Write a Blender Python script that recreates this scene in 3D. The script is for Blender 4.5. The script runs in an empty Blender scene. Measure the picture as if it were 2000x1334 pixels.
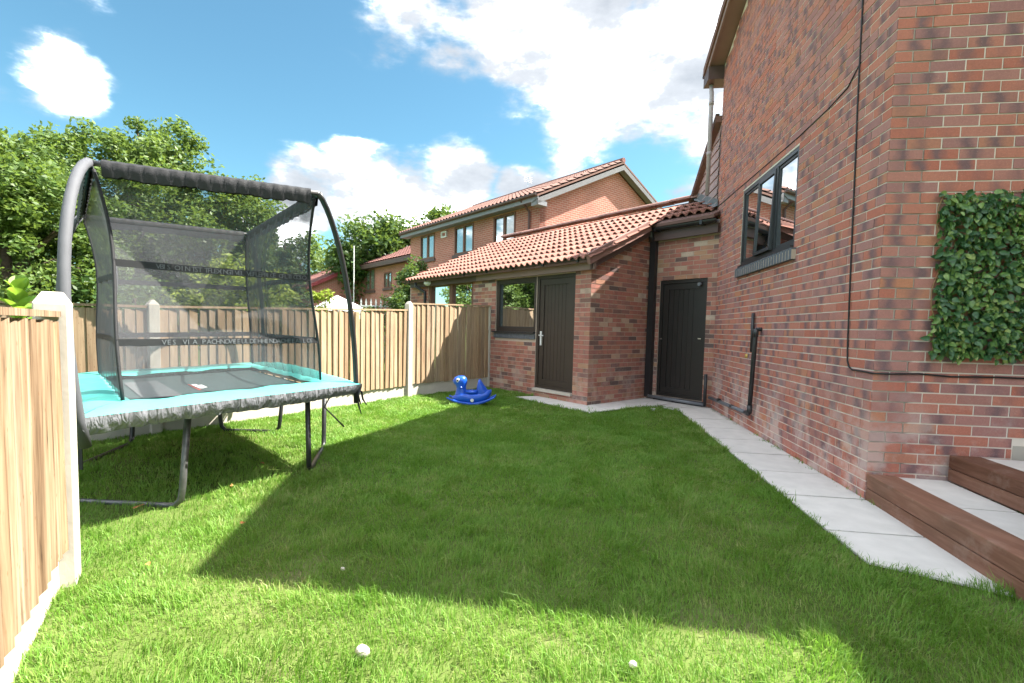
import bpy, math, random
import numpy as np
from mathutils import Vector, Matrix
random.seed(7); RNG = np.random.default_rng(11)
S = bpy.context.scene
COL = S.collection

# ------------------------------------------------------------------ camera
F_PX, TP, ROLL, EYE = 933.0, 0.062, 0.024, 1.22
pit = math.atan(TP)
fw = Vector((0, math.cos(pit), -math.sin(pit))); u0 = Vector((0, math.sin(pit), math.cos(pit))); r0 = Vector((1, 0, 0))
rt = r0 * math.cos(ROLL) + u0 * math.sin(ROLL); up = u0 * math.cos(ROLL) - r0 * math.sin(ROLL)
cam_d = bpy.data.cameras.new('camera'); cam = bpy.data.objects.new('camera', cam_d); COL.objects.link(cam)
m3 = Matrix((rt, up, -fw)).transposed()
cam.matrix_world = Matrix.Translation((0, 0, EYE)) @ m3.to_4x4()
cam_d.sensor_width = 36.0; cam_d.lens = F_PX / 2000 * 36.0
cam_d.shift_y = (640 + F_PX * TP - 667) / 2000.0
cam_d.clip_start = 0.05; cam_d.clip_end = 2000
S.camera = cam
S.render.resolution_x, S.render.resolution_y = 1024, 683

# ------------------------------------------------------------------ world, sun, exposure
SUN_AZ, SUN_EL = math.radians(75), math.radians(54)
w = bpy.data.worlds.new('World'); S.world = w; w.use_nodes = True
nt = w.node_tree; N = nt.nodes; L = nt.links; N.clear()
def wn(t, **k):
    n = N.new(t)
    for a, b in k.items(): setattr(n, a, b)
    return n
out = wn('ShaderNodeOutputWorld'); bg = wn('ShaderNodeBackground'); L.new(bg.outputs[0], out.inputs[0])
sky = wn('ShaderNodeTexSky', sky_type='NISHITA'); sky.sun_disc = False
sky.sun_elevation = SUN_EL; sky.sun_rotation = SUN_AZ; sky.altitude = 50; sky.air_density = 1.0; sky.dust_density = 0.6; sky.ozone_density = 2.5
bg.inputs['Strength'].default_value = 0.1
geo = wn('ShaderNodeTexCoord')
def math_(op, a, b=None, clamp=False):
    n = wn('ShaderNodeMath', operation=op); n.use_clamp = clamp
    for i, v in enumerate((a, b)):
        if v is None: continue
        if isinstance(v, (int, float)): n.inputs[i].default_value = v
        else: L.new(v, n.inputs[i])
    return n.outputs[0]
dirv = geo.outputs['Generated']
nz = wn('ShaderNodeTexNoise'); nz.inputs['Scale'].default_value = 5.5; nz.inputs['Detail'].default_value = 9; nz.inputs['Roughness'].default_value = 0.55
mp = wn('ShaderNodeMapping'); mp.inputs['Scale'].default_value = (1, 1, 2.2); mp.inputs['Location'].default_value = (0.3, 0.1, 0.2)
L.new(dirv, mp.inputs[0]); L.new(mp.outputs[0], nz.inputs['Vector'])
def cam_dir(px, py):
    d = fw + rt * ((px - 1000) / F_PX) - up * ((py - 640 - F_PX * TP) / F_PX); return d.normalized()
def az_el(az, el):
    a, e = math.radians(az), math.radians(el); return Vector((math.sin(a) * math.cos(e), math.cos(a) * math.cos(e), math.sin(e)))
# cloud banks: direction, angular radius, weight (spread over the whole sky, the ones ahead as in view, unseen ones added as fill light)
banks = [(az_el(-10, 40), .24, .38), (az_el(5, 35), .30, .48), (az_el(18, 30), .26, .46), (az_el(24, 21), .16, .40), (az_el(8, 24), .14, .36), (az_el(-6, 28), .10, .30),
         (az_el(-7, 16.5), .11, .46), (az_el(-11, 14), .12, .46), (az_el(-17, 14), .13, .48), (az_el(-23, 13), .11, .44), (az_el(0, 14.5), .09, .38), (az_el(-27, 9), .09, .34), (az_el(20, 15), .08, .32), (az_el(-43, 20), .07, .27), (az_el(-48, 18), .05, .2),
         (az_el(55, 35), .35, .42), (az_el(95, 25), .35, .42), (az_el(80, 55), .3, .40), (az_el(130, 40), .35, .42), (az_el(150, 18), .3, .40), (az_el(175, 38), .35, .42), (az_el(-160, 20), .3, .42), (az_el(-140, 45), .35, .42),
         (az_el(-110, 25), .3, .40), (az_el(-75, 40), .3, .40), (az_el(-80, 14), .2, .36), (az_el(20, 62), .4, .42), (az_el(-60, 68), .35, .40), (az_el(140, 70), .35, .42), (az_el(-120, 72), .3, .40)]
dens = None
for d, rad, wt in banks:
    dp = wn('ShaderNodeVectorMath', operation='DISTANCE'); L.new(dirv, dp.inputs[0]); dp.inputs[1].default_value = d
    mr = wn('ShaderNodeMapRange', interpolation_type='SMOOTHSTEP'); L.new(dp.outputs['Value'], mr.inputs['Value'])
    mr.inputs['From Min'].default_value = rad * 1.35; mr.inputs['From Max'].default_value = rad * 0.15; mr.inputs['To Min'].default_value = 0; mr.inputs['To Max'].default_value = wt
    dens = mr.outputs[0] if dens is None else math_('MAXIMUM', dens, mr.outputs[0])
tot = math_('ADD', dens, nz.outputs['Fac'])
mask = wn('ShaderNodeMapRange', interpolation_type='SMOOTHSTEP'); L.new(tot, mask.inputs['Value'])
mask.inputs['From Min'].default_value = 0.60; mask.inputs['From Max'].default_value = 0.84; mask.inputs['To Max'].default_value = 0.97
nz2 = wn('ShaderNodeTexNoise'); nz2.inputs['Scale'].default_value = 4.6; nz2.inputs['Detail'].default_value = 9; nz2.inputs['Roughness'].default_value = .6
mp2 = wn('ShaderNodeMapping'); mp2.inputs['Location'].default_value = (0.0, 0.0, 0.045); mp2.inputs['Scale'].default_value = (1, 1, 2.0)
L.new(dirv, mp2.inputs[0]); L.new(mp2.outputs[0], nz2.inputs['Vector'])
crp = wn('ShaderNodeValToRGB'); L.new(nz2.outputs['Fac'], crp.inputs[0])
for q_, (p_, c_) in enumerate([(.33, (15, 15.1, 15.3, 1)), (.42, (8.0, 8.1, 8.3, 1)), (.49, (1.5, 1.53, 1.58, 1)), (.56, (.78, .81, .86, 1)), (.70, (.55, .585, .64, 1))]):
    if q_ > 1: crp.color_ramp.elements.new(p_)
    crp.color_ramp.elements[q_].position = p_; crp.color_ramp.elements[q_].color = c_
tint = wn('ShaderNodeMix', data_type='RGBA', blend_type='MULTIPLY'); tint.inputs[0].default_value = 1
L.new(sky.outputs[0], tint.inputs[6]); tint.inputs[7].default_value = (.145, .213, .192, 1)
mx = wn('ShaderNodeMix', data_type='RGBA'); L.new(math_('POWER', mask.outputs[0], 2.4), mx.inputs[0]); L.new(tint.outputs[2], mx.inputs[6]); L.new(crp.outputs[0], mx.inputs[7])
L.new(mx.outputs[2], bg.inputs['Color'])

sun_d = bpy.data.lights.new('sun', 'SUN'); sun_d.energy = 2.0; sun_d.angle = math.radians(0.5); sun_d.color = (1, .95, .86)
sun = bpy.data.objects.new('sun', sun_d); COL.objects.link(sun)
sd = Vector((math.sin(SUN_AZ) * math.cos(SUN_EL), math.cos(SUN_AZ) * math.cos(SUN_EL), math.sin(SUN_EL)))
sun.rotation_euler = sd.to_track_quat('Z', 'Y').to_euler()
S.view_settings.view_transform = 'Standard'; S.view_settings.look = 'None'; S.view_settings.exposure = 3.55; S.view_settings.gamma = 1; S.view_settings.use_curve_mapping = False
S.cycles.max_bounces = 8; S.cycles.transparent_max_bounces = 24; S.cycles.sample_clamp_indirect = 6
S.cycles.use_denoising = True

# ------------------------------------------------------------------ material helper
class MT:
    def __init__(s, name):
        s.m = bpy.data.materials.new(name); s.m.use_nodes = True; s.t = s.m.node_tree; s.t.nodes.clear()
        s.out = s.n('ShaderNodeOutputMaterial'); s.bsdf = s.n('ShaderNodeBsdfPrincipled'); s.l(s.bsdf.outputs[0], s.out.inputs[0])
    def n(s, t, **k):
        q = s.t.nodes.new(t)
        for a, b in k.items(): setattr(q, a, b)
        return q
    def l(s, a, b): s.t.links.new(a, b)
    def put(s, sock, v):
        if isinstance(v, (int, float)): sock.default_value = v
        elif isinstance(v, tuple): sock.default_value = v if len(v) == len(sock.default_value) else v + (1,)
        else: s.l(v, sock)
    def math(s, op, a, b=0.0, clamp=False):
        q = s.n('ShaderNodeMath', operation=op); q.use_clamp = clamp; s.put(q.inputs[0], a); s.put(q.inputs[1], b); return q.outputs[0]
    def noise(s, scale, detail=4, vec=None, rough=.55, dist=0.0):
        q = s.n('ShaderNodeTexNoise'); q.inputs['Scale'].default_value = scale; q.inputs['Detail'].default_value = detail; q.inputs['Roughness'].default_value = rough; q.inputs['Distortion'].default_value = dist
        if vec is not None: s.l(vec, q.inputs['Vector'])
        return q.outputs['Fac']
    def pos(s, scale=(1, 1, 1)):
        g = s.n('ShaderNodeNewGeometry'); m = s.n('ShaderNodeMapping'); m.inputs['Scale'].default_value = scale; s.l(g.outputs['Position'], m.inputs[0]); return m.outputs[0]
    def obj(s, scale=(1, 1, 1)):
        g = s.n('ShaderNodeTexCoord'); m = s.n('ShaderNodeMapping'); m.inputs['Scale'].default_value = scale; s.l(g.outputs['Object'], m.inputs[0]); return m.outputs[0]
    def ramp(s, fac, stops, interp='LINEAR'):
        q = s.n('ShaderNodeValToRGB'); q.color_ramp.interpolation = interp; e = q.color_ramp.elements
        while len(e) < len(stops): e.new(0.5)
        for i, (p, c) in enumerate(stops): e[i].position = p; e[i].color = c if len(c) == 4 else c + (1,)
        s.put(q.inputs[0], fac); return q.outputs[0]
    def mix(s, fac, a, b, mode='MIX'):
        q = s.n('ShaderNodeMix', data_type='RGBA', blend_type=mode); s.put(q.inputs[0], fac); s.put(q.inputs[6], a); s.put(q.inputs[7], b); return q.outputs[2]
    def maprange(s, v, a, b, c=0.0, d=1.0):
        q = s.n('ShaderNodeMapRange'); s.put(q.inputs[0], v)
        for i, x in enumerate((a, b, c, d)): q.inputs[i + 1].default_value = x
        return q.outputs[0]
    def rnd(s):
        o = s.n('ShaderNodeObjectInfo').outputs['Random']; g = s.n('ShaderNodeNewGeometry').outputs['Random Per Island']
        return s.math('FRACT', s.math('ADD', o, g))
    def bump(s, h, strength=.3, dist=.01):
        b = s.n('ShaderNodeBump'); b.inputs['Strength'].default_value = strength; b.inputs['Distance'].default_value = dist; s.l(h, b.inputs['Height']); s.l(b.outputs[0], s.bsdf.inputs['Normal'])
    def base(s, c, rough=.7, spec=.3, metal=0.0):
        s.put(s.bsdf.inputs['Base Color'], c); s.put(s.bsdf.inputs['Roughness'], rough); s.bsdf.inputs['Specular IOR Level'].default_value = spec; s.bsdf.inputs['Metallic'].default_value = metal
        return s

def plain(name, c, rough=.6, spec=.3, metal=0.0, var=.12, scale=9.0, bump=.08):
    t = MT(name); v = t.noise(scale, 5, t.pos())
    t.base(t.mix(v, tuple(x * (1 - var * 2) for x in c), tuple(min(1, x * (1 + var)) for x in c)), rough, spec, metal)
    if bump: t.bump(t.noise(scale * 8, 3, t.pos()), bump, .004)
    return t.m

def brick_mat(name, palette, marks, markc, pale=(.66, .58, .54), eff=.0):
    t = MT(name); r = t.rnd()
    c = t.ramp(r, palette, 'LINEAR')
    uv = t.n('ShaderNodeUVMap'); sp = t.n('ShaderNodeSeparateXYZ'); t.l(uv.outputs[0], sp.inputs[0])
    r2 = t.math('FRACT', t.math('MULTIPLY', r, 17.31)); r3 = t.math('FRACT', t.math('MULTIPLY', r, 53.7))
    # dark kiln marks across the middle of a brick
    wob = t.math('MULTIPLY', t.math('SUBTRACT', t.noise(14, 3, t.pos()), .5), .5)
    dx = t.math('ABSOLUTE', t.math('SUBTRACT', t.math('ADD', sp.outputs[0], wob), t.math('ADD', t.math('MULTIPLY', r2, .5), .25)))
    k = t.math('MULTIPLY', t.maprange(dx, .30, .04), t.math('MULTIPLY', t.maprange(r3, .25, .7), marks))
    c = t.mix(k, c, markc)
    c = t.mix(t.math('MULTIPLY', t.maprange(t.noise(70, 6, t.pos(), .7), .3, .7), .55), c, t.mix(.55, c, (.10, .06, .05)))
    c = t.mix(t.maprange(t.noise(170, 3, t.pos()), .60, .72, 0, .45), c, t.mix(.6, c, (.75, .55, .42)))
    c = t.mix(t.maprange(t.noise(2.3, 5, t.pos()), .55, .8, 0, .35), c, t.mix(.6, c, (.16, .10, .09)))
    if eff:   # salt bloom low on the wall
        z = t.n('ShaderNodeSeparateXYZ'); t.l(t.pos(), z.inputs[0])
        low = t.maprange(z.outputs[2], .95, .3); n = t.maprange(t.noise(3.2, 6, t.pos(), .65), .47, .60)
        c = t.mix(t.math('MULTIPLY', t.math('MULTIPLY', low, n), eff), c, pale)
    t.base(c, .85, .2); t.bump(t.noise(110, 4, t.pos()), .35, .004)
    return t.m

def mortar_mat(name, a, b):
    t = MT(name); c = t.mix(t.noise(5, 5, t.pos()), a, b); t.base(c, .95, .1); t.bump(t.noise(160, 3, t.pos()), .4, .004); return t.m

M = {}
M['brick'] = brick_mat('house_brick', [(0, (.50, .165, .115)), (.25, (.54, .21, .15)), (.45, (.51, .215, .17)), (.65, (.45, .215, .19)), (.85, (.38, .18, .17)), (1, (.57, .235, .13))], .95, (.20, .12, .13), eff=.5)
M['mortar'] = mortar_mat('house_mortar', (.70, .62, .54), (.78, .71, .63))
M['old_brick'] = brick_mat('old_brick', [(0, (.44, .17, .125)), (.25, (.40, .155, .12)), (.42, (.47, .215, .16)), (.6, (.27, .13, .11)), (.72, (.13, .095, .09)), (.80, (.38, .16, .11)), (.90, (.46, .26, .16)), (.96, (.55, .43, .34)), (1, (.40, .15, .095))], .35, (.12, .08, .075), eff=.25)
M['old_mortar'] = mortar_mat('old_mortar', (.42, .33, .27), (.50, .41, .34))
def far_brick(name, a, b, mort):
    t = MT(name); uv = t.n('ShaderNodeUVMap'); br = t.n('ShaderNodeTexBrick'); t.l(uv.outputs[0], br.inputs[0])
    br.inputs['Color1'].default_value = a + (1,); br.inputs['Color2'].default_value = b + (1,); br.inputs['Mortar'].default_value = mort + (1,)
    br.inputs['Scale'].default_value = 1; br.inputs['Mortar Size'].default_value = .007; br.inputs['Brick Width'].default_value = .225; br.inputs['Row Height'].default_value = .075; br.inputs['Bias'].default_value = -.1
    c = t.mix(t.maprange(t.noise(1.1, 5, t.pos()), .35, .7, 0, .5), br.outputs[0], t.mix(.5, br.outputs[0], (.13, .08, .07)))
    t.base(c, .9, .15); t.bump(br.outputs['Fac'], -.3, .01); return t.m
M['far_brick'] = far_brick('weathered_far_brick', (.42, .15, .11), (.33, .12, .09), (.46, .35, .29))

def wood_mat(name, cols, grain=26, rough=.8, knots=True, cracks=.35, wear=0, axis=None):
    t = MT(name); r = t.rnd(); p = t.n('ShaderNodeNewGeometry').outputs['Position']
    cmb = t.n('ShaderNodeVectorMath', operation='MULTIPLY_ADD'); t.l(p, cmb.inputs[0]); cmb.inputs[1].default_value = axis or (grain, grain, 1.6)
    off = t.n('ShaderNodeCombineXYZ'); t.put(off.inputs[2], t.math('MULTIPLY', r, 37)); t.l(off.outputs[0], cmb.inputs[2])
    g = t.noise(1, 6, cmb.outputs[0], .6, .6); c = t.ramp(g, cols)
    tone = t.ramp(r, [(0, (.58, .52, .46)), (.3, (1.0, .92, .82)), (.6, (.95, .95, .95)), (1, (1.15, 1.05, .92))]); c = t.mix(1, c, tone, 'MULTIPLY')
    if knots:
        v = t.n('ShaderNodeTexVoronoi'); m = t.n('ShaderNodeMapping'); m.inputs['Scale'].default_value = (9, 9, 2.6); t.l(p, m.inputs[0]); t.l(m.outputs[0], v.inputs['Vector'])
        c = t.mix(t.maprange(v.outputs['Distance'], .15, .04, 0, .75), c, (.16, .075, .03))
    st = t.maprange(t.noise(2.1, 4, t.pos((1, 1, .6))), .56, .74, 0, .55); c = t.mix(st, c, t.mix(.55, c, (.12, .09, .065)))
    if cracks:
        cm = t.n('ShaderNodeVectorMath', operation='MULTIPLY_ADD'); t.l(p, cm.inputs[0]); cm.inputs[1].default_value = (95, 95, 2.2); t.l(off.outputs[0], cm.inputs[2])
        c = t.mix(t.maprange(t.noise(1, 3, cm.outputs[0]), .60, .70, 0, cracks), c, (.05, .03, .02))
    if wear: c = t.mix(t.maprange(t.noise(4.5, 6, t.pos(), .7), .55, .68, 0, wear), c, (.42, .33, .28))
    t.base(c, rough, .2); t.bump(g, .35, .004); return t.m
M['board'] = wood_mat('fence_board', [(.25, (.22, .15, .10)), (.5, (.34, .25, .17)), (.75, (.44, .34, .24))])
M['board_old'] = wood_mat('weathered_board', [(.30, (.05, .034, .022)), (.40, (.17, .115, .072)), (.52, (.25, .18, .12)), (.72, (.37, .29, .205))], 34, cracks=.85)
M['sleeper'] = wood_mat('stained_sleeper', [(.25, (.15, .075, .05)), (.5, (.20, .105, .075)), (.8, (.28, .165, .125))], 14, .65, False, 0, .22, (16, 2.2, 38))
M['concrete'] = plain('concrete', (.50, .46, .40), .9, .1, var=.14, scale=5, bump=.3)
M['slab'] = plain('paving_slab', (.64, .62, .585), .8, .2, var=.12, scale=7, bump=.1)
M['joint'] = plain('joint_sand', (.13, .12, .10), .95, .05, var=.2)
M['dark_upvc'] = plain('dark_window_frame', (.030, .031, .034), .42, .5, var=.1, bump=.03)
M['door_brown'] = plain('dark_brown_door', (.040, .030, .024), .48, .45, var=.14, scale=4, bump=.04)
M['door_dark'] = plain('brown_black_door', (.020, .017, .0155), .45, .45, var=.12, scale=4, bump=.04)
M['brown_wood'] = plain('red_brown_frame', (.16, .07, .045), .55, .35, var=.15)
M['fascia'] = plain('faded_brown_fascia', (.25, .165, .145), .6, .35, var=.14, scale=3)
M['fascia_dark'] = plain('dark_brown_fascia', (.10, .062, .056), .55, .35, var=.15, scale=4)
M['gutter'] = plain('black_gutter', (.022, .022, .024), .4, .5, bump=.02)
M['pipe'] = plain('black_plastic_pipe', (.03, .031, .034), .38, .5, bump=.02)
M['greypipe'] = plain('grey_waste_pipe', (.14, .15, .17), .4, .5, bump=.02)
M['cladding'] = plain('faded_cladding', (.42, .30, .285), .6, .3, var=.1, scale=3)
M['pinkpipe'] = plain('faded_brown_downpipe', (.42, .37, .39), .45, .4, bump=.02)
M['blue_sill'] = plain('blue_engineering_brick', (.12, .13, .15), .6, .4, var=.25, scale=20)
M['steel'] = plain('brushed_steel', (.65, .64, .62), .3, .5, 1.0, bump=0)
M['white'] = plain('white_plastic', (.72, .72, .70), .45, .4, bump=.02)
M['cable'] = plain('black_cable', (.015, .015, .016), .5, .4, bump=0)
M['stone'] = plain('pale_stone', (.70, .64, .56), .85, .15, var=.15, scale=30, bump=.4)
M['brass'] = plain('yellow_cap', (.55, .36, .10), .5, .4, bump=0)
M['lead'] = plain('lead_flashing', (.16, .17, .18), .6, .3, var=.2, scale=12, bump=.3)
M['render_white'] = plain('white_canopy', (.70, .71, .70), .7, .2, bump=.05)
def tile_mat(name, a, b, moss, mossamt):
    t = MT(name); r = t.rnd(); c = t.mix(r, a, b)
    c = t.mix(t.math('MULTIPLY', t.noise(25, 5, t.pos()), .5), c, t.mix(.5, c, (.12, .07, .06)))
    c = t.mix(t.maprange(t.noise(2.2, 6, t.pos(), .65), .53, .70, 0, mossamt), c, moss)
    t.base(c, .88, .15); t.bump(t.noise(90, 3, t.pos()), .35, .004); return t.m
M['tile'] = tile_mat('terracotta_tile', (.33, .16, .125), (.26, .12, .095), (.15, .115, .10), .6)
M['tile_ridge'] = tile_mat('pink_ridge_tile', (.33, .19, .165), (.27, .15, .13), (.17, .13, .12), .5)
M['tile_far'] = tile_mat('far_roof_tile', (.20, .115, .095), (.15, .088, .075), (.12, .09, .08), .6)
M['tile_red'] = tile_mat('red_brown_roof_tile', (.24, .115, .10), (.20, .095, .085), (.16, .10, .09), .4)
def glass_mat(name, tintc=(.03, .035, .035), refl=.55):
    t = MT(name); g = t.n('ShaderNodeBsdfGlossy'); g.inputs['Roughness'].default_value = .015; g.inputs['Color'].default_value = (.9, .93, .95, 1)
    d = t.n('ShaderNodeBsdfDiffuse'); d.inputs['Color'].default_value = tintc + (1,)
    lw = t.n('ShaderNodeLayerWeight'); lw.inputs['Blend'].default_value = .35
    f = t.maprange(lw.outputs['Fresnel'], 0, .6, refl * .45, min(1, refl + .35)); mx_ = t.n('ShaderNodeMixShader'); t.l(f, mx_.inputs[0]); t.l(d.outputs[0], mx_.inputs[1]); t.l(g.outputs[0], mx_.inputs[2])
    b = t.n('ShaderNodeBump'); b.inputs['Strength'].default_value = .02; b.inputs['Distance'].default_value = .02; t.l(t.noise(1.3, 2, t.pos()), b.inputs['Height']); t.l(b.outputs[0], g.inputs['Normal'])
    t.l(mx_.outputs[0], t.out.inputs[0]); return t.m
M['glass'] = glass_mat('window_glass'); M['glass_far'] = glass_mat('far_glass_painted_reflection', (.17, .20, .16), .05)  # far panes: green tree reflection and pale curtains painted into the diffuse colour
def leaf_mat(name, stops, trans=.35, rough=.5, spec=.3, tcol=(.30, .42, .06), nscale=.6):
    t = MT(name); g = t.n('ShaderNodeNewGeometry').outputs['Random Per Island']; o = t.n('ShaderNodeObjectInfo').outputs['Random']
    v = t.math('FRACT', t.math('ADD', g, o)); n = t.noise(nscale, 4, t.pos())
    f = t.math('ADD', t.math('MULTIPLY', v, .5), t.math('ADD', t.math('MULTIPLY', t.maprange(n, .3, .7), .3), t.math('MULTIPLY', t.maprange(t.noise(nscale * 6, 3, t.pos()), .3, .7), .2))); c = t.ramp(f, stops)
    t.base(c, rough, spec); tr = t.n('ShaderNodeBsdfTranslucent'); t.l(t.mix(.5, c, tcol), tr.inputs[0]); mxs = t.n('ShaderNodeMixShader'); mxs.inputs[0].default_value = trans
    t.l(t.bsdf.outputs[0], mxs.inputs[1]); t.l(tr.outputs[0], mxs.inputs[2]); t.l(mxs.outputs[0], t.out.inputs[0]); return t.m
M['grass'] = leaf_mat('grass_blade', [(.05, (.078, .185, .024)), (.35, (.132, .272, .038)), (.6, (.182, .318, .056)), (.74, (.25, .31, .085)), (.90, (.42, .38, .19))], .35, .5, .3, (.22, .44, .03), 1.1)
M['leaf_a'] = leaf_mat('broad_leaf', [(0, (.03, .07, .014)), (.4, (.07, .125, .026)), (.75, (.12, .18, .045)), (1, (.26, .29, .14))], .35)
M['leaf_b'] = leaf_mat('dark_leaf', [(0, (.02, .05, .014)), (.5, (.045, .095, .022)), (1, (.11, .16, .05))], .3)
M['leaf_y'] = leaf_mat('yellow_green_leaf', [(0, (.14, .20, .02)), (.5, (.26, .33, .04)), (1, (.38, .42, .08))], .35)
M['leaf_far'] = leaf_mat('pale_far_leaf', [(0, (.05, .09, .03)), (.5, (.10, .16, .05)), (1, (.18, .24, .10))], .35)
M['leaf_ivy'] = leaf_mat('plastic_ivy_leaf', [(0, (.02, .065, .025)), (.45, (.045, .12, .04)), (.66, (.13, .23, .05)), (1, (.46, .50, .17))], .12, .38, .45, (.12, .25, .05), 7)
M['leaf_big'] = leaf_mat('large_fresh_leaf', [(0, (.16, .28, .03)), (1, (.24, .38, .05))], .5, .4, .4, (.35, .55, .05))
M['leaf_fir'] = leaf_mat('fir_needle', [(0, (.05, .085, .03)), (.6, (.10, .15, .045)), (1, (.17, .22, .08))], .25)
M['bark'] = plain('bark', (.14, .105, .08), .9, .1, var=.3, scale=20, bump=.5)
M['fallen'] = plain('fallen_leaf', (.34, .15, .05), .7, .2, var=.3, scale=40)
def soil():
    t = MT('lawn_soil'); c = t.ramp(t.noise(1.6, 6, t.pos()), [(.3, (.07, .105, .025)), (.55, (.095, .13, .035)), (.75, (.15, .145, .07))]); t.base(c, .95, .05); t.bump(t.noise(70, 3, t.pos()), .6, .01); return t.m
M['soil'] = soil()
M['metal_dark'] = plain('dark_steel_tube', (.035, .036, .038), .4, .5, .3, bump=.05)
M['metal_worn'] = plain('galvanised_tube', (.16, .16, .16), .45, .5, .6, var=.4, scale=25, bump=.1)
M['foam'] = plain('grey_foam_sleeve', (.09, .093, .103), .7, .25, var=.1, scale=14, bump=.15)
M['black_fabric'] = plain('black_fabric', (.022, .022, .024), .65, .3, var=.2, scale=20, bump=.3)
M['pad'] = plain('turquoise_pad', (.10, .50, .45), .38, .4, var=.12, scale=4, bump=.1)
def crinkle():
    t = MT('crinkled_grey_skirt'); n = t.noise(1, 3, t.pos((26, 26, 7)), .5, 1.2); m = t.noise(1, 3, t.pos((9, 9, 5)), .5, .8)
    t.base(t.mix(m, (.12, .125, .14), (.26, .265, .29)), .25, .6); t.bump(t.math('ADD', n, m), .8, .03); return t.m
M['skirt'] = crinkle()
M['mat'] = plain('dark_jump_mat', (.035, .055, .055), .65, .3, var=.12, scale=3, bump=.1)
M['mat_panel'] = plain('grey_mat_panel', (.10, .105, .11), .7, .3, var=.1, scale=6, bump=.1)
M['print_white'] = plain('white_print', (.75, .75, .73), .6, .2, bump=0)
M['print_grey'] = plain('pale_grey_print', (.13, .135, .145), .6, .2, bump=0)
M['print_red'] = plain('red_print', (.55, .05, .03), .6, .2, bump=0)
M['toy_blue'] = plain('blue_moulded_plastic', (.008, .085, .52), .32, .5, var=.06, bump=.02)
M['toy_dark'] = plain('black_toy_eye', (.01, .01, .012), .3, .5, bump=0)
def net():
    t = MT('enclosure_net'); d = t.bsdf; t.base((.085, .087, .095), .75, .15); tr = t.n('ShaderNodeBsdfTransparent'); m = t.n('ShaderNodeMixShader')
    uv = t.n('ShaderNodeUVMap'); sp = t.n('ShaderNodeSeparateXYZ'); t.l(uv.outputs[0], sp.inputs[0])
    lw = t.n('ShaderNodeLayerWeight'); lw.inputs['Blend'].default_value = .5
    f = t.math('ADD', t.maprange(lw.outputs['Facing'], .3, 1, .42, .90), t.math('MULTIPLY', t.math('SUBTRACT', t.noise(6, 3, t.pos((3, 3, .4))), .5), .22), True)
    t.l(f, m.inputs[0]); t.l(tr.outputs[0], m.inputs[1]); t.l(d.outputs[0], m.inputs[2]); t.l(m.outputs[0], t.out.inputs[0]); return t.m
M['net'] = net()

# ------------------------------------------------------------------ geometry helpers
def V(*a): return np.array(a, float)
Z = V(0, 0, 1)
def az(a): a = math.radians(a); return V(math.sin(a), math.cos(a), 0)
class MB:
    def __init__(s): s.v = []; s.f = []; s.uv = []; s.n = 0
    def poly(s, pts, uvs=None):
        s.v += [tuple(p) for p in pts]; k = len(pts); s.f.append(tuple(range(s.n, s.n + k))); s.n += k
        s.uv += uvs if uvs is not None else [(0, 0)] * k
    def add(s, verts, faces):
        b = s.n; s.v += [tuple(p) for p in verts]; s.n += len(verts)
        for f in faces: s.f.append(tuple(b + i for i in f)); s.uv += [(0, 0)] * len(f)
    def box(s, O, ex, ey, ez, a0, a1, b0, b1, c0, c1):
        "box spanned along three axes; uv of each face follows a (u) and c (v) in metres"
        P = lambda a, b, c: O + ex * a + ey * b + ez * c
        q = [P(a, b, c) for c in (c0, c1) for b in (b0, b1) for a in (a0, a1)]
        A = [(a, c) for c in (c0, c1) for b in (b0, b1) for a in (a0, a1)]; B = [(b, c) for c in (c0, c1) for b in (b0, b1) for a in (a0, a1)]
        base = s.n; s.v += [tuple(p) for p in q]; s.n += 8
        for f, uvset in (((0, 1, 5, 4), A), ((1, 3, 7, 5), B), ((3, 2, 6, 7), A), ((2, 0, 4, 6), B), ((4, 5, 7, 6), A), ((0, 2, 3, 1), A)):
            s.f.append(tuple(base + i for i in f)); s.uv += [uvset[i] for i in f]
    def tube(s, pts, r, n=8, cap=True):
        pts = [np.array(p, float) for p in pts]; rs = r if isinstance(r, (list, tuple)) else [r] * len(pts)
        prev = None; rings = []
        for i, p in enumerate(pts):
            t = pts[min(i + 1, len(pts) - 1)] - pts[max(i - 1, 0)]; t /= (np.linalg.norm(t) + 1e-9)
            if prev is None:
                a = np.cross(t, Z) if abs(t[2]) < .9 else np.cross(t, V(1, 0, 0))
            else: a = prev - t * (prev @ t)
            a /= np.linalg.norm(a); b = np.cross(t, a); prev = a
            rings.append([p + rs[i] * (a * math.cos(2 * math.pi * k / n) + b * math.sin(2 * math.pi * k / n)) for k in range(n)])
        base = s.n; vs = [v for rg in rings for v in rg]; fs = []
        for i in range(len(pts) - 1):
            for k in range(n): fs.append((i * n + k, i * n + (k + 1) % n, (i + 1) * n + (k + 1) % n, (i + 1) * n + k))
        if cap: fs.append(tuple(range(n - 1, -1, -1))); fs.append(tuple((len(pts) - 1) * n + k for k in range(n)))
        s.add(vs, fs)
    def mesh(s, name, mat, off=None, smooth=False):
        me = bpy.data.meshes.new(name); v = np.array(s.v, float)
        if off is not None: v = v - off
        me.from_pydata(v.tolist(), [], s.f)
        ul = me.uv_layers.new(name='UVMap'); ul.data.foreach_set('uv', np.array(s.uv, np.float32).ravel())
        if mat is not None: me.materials.append(mat)
        if smooth: me.polygons.foreach_set('use_smooth', [True] * len(me.polygons))
        me.update(); return me
def link(name, me, parent=None, kind=None, label=None, cat=None, group=None, loc=None):
    o = bpy.data.objects.new(name, me); COL.objects.link(o)
    if parent is not None: o.parent = parent
    if loc is not None: o.location = Vector(tuple(loc))
    if kind: o['kind'] = kind
    if label: o['label'] = label
    if cat: o['category'] = cat
    if group: o['group'] = group
    return o
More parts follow.
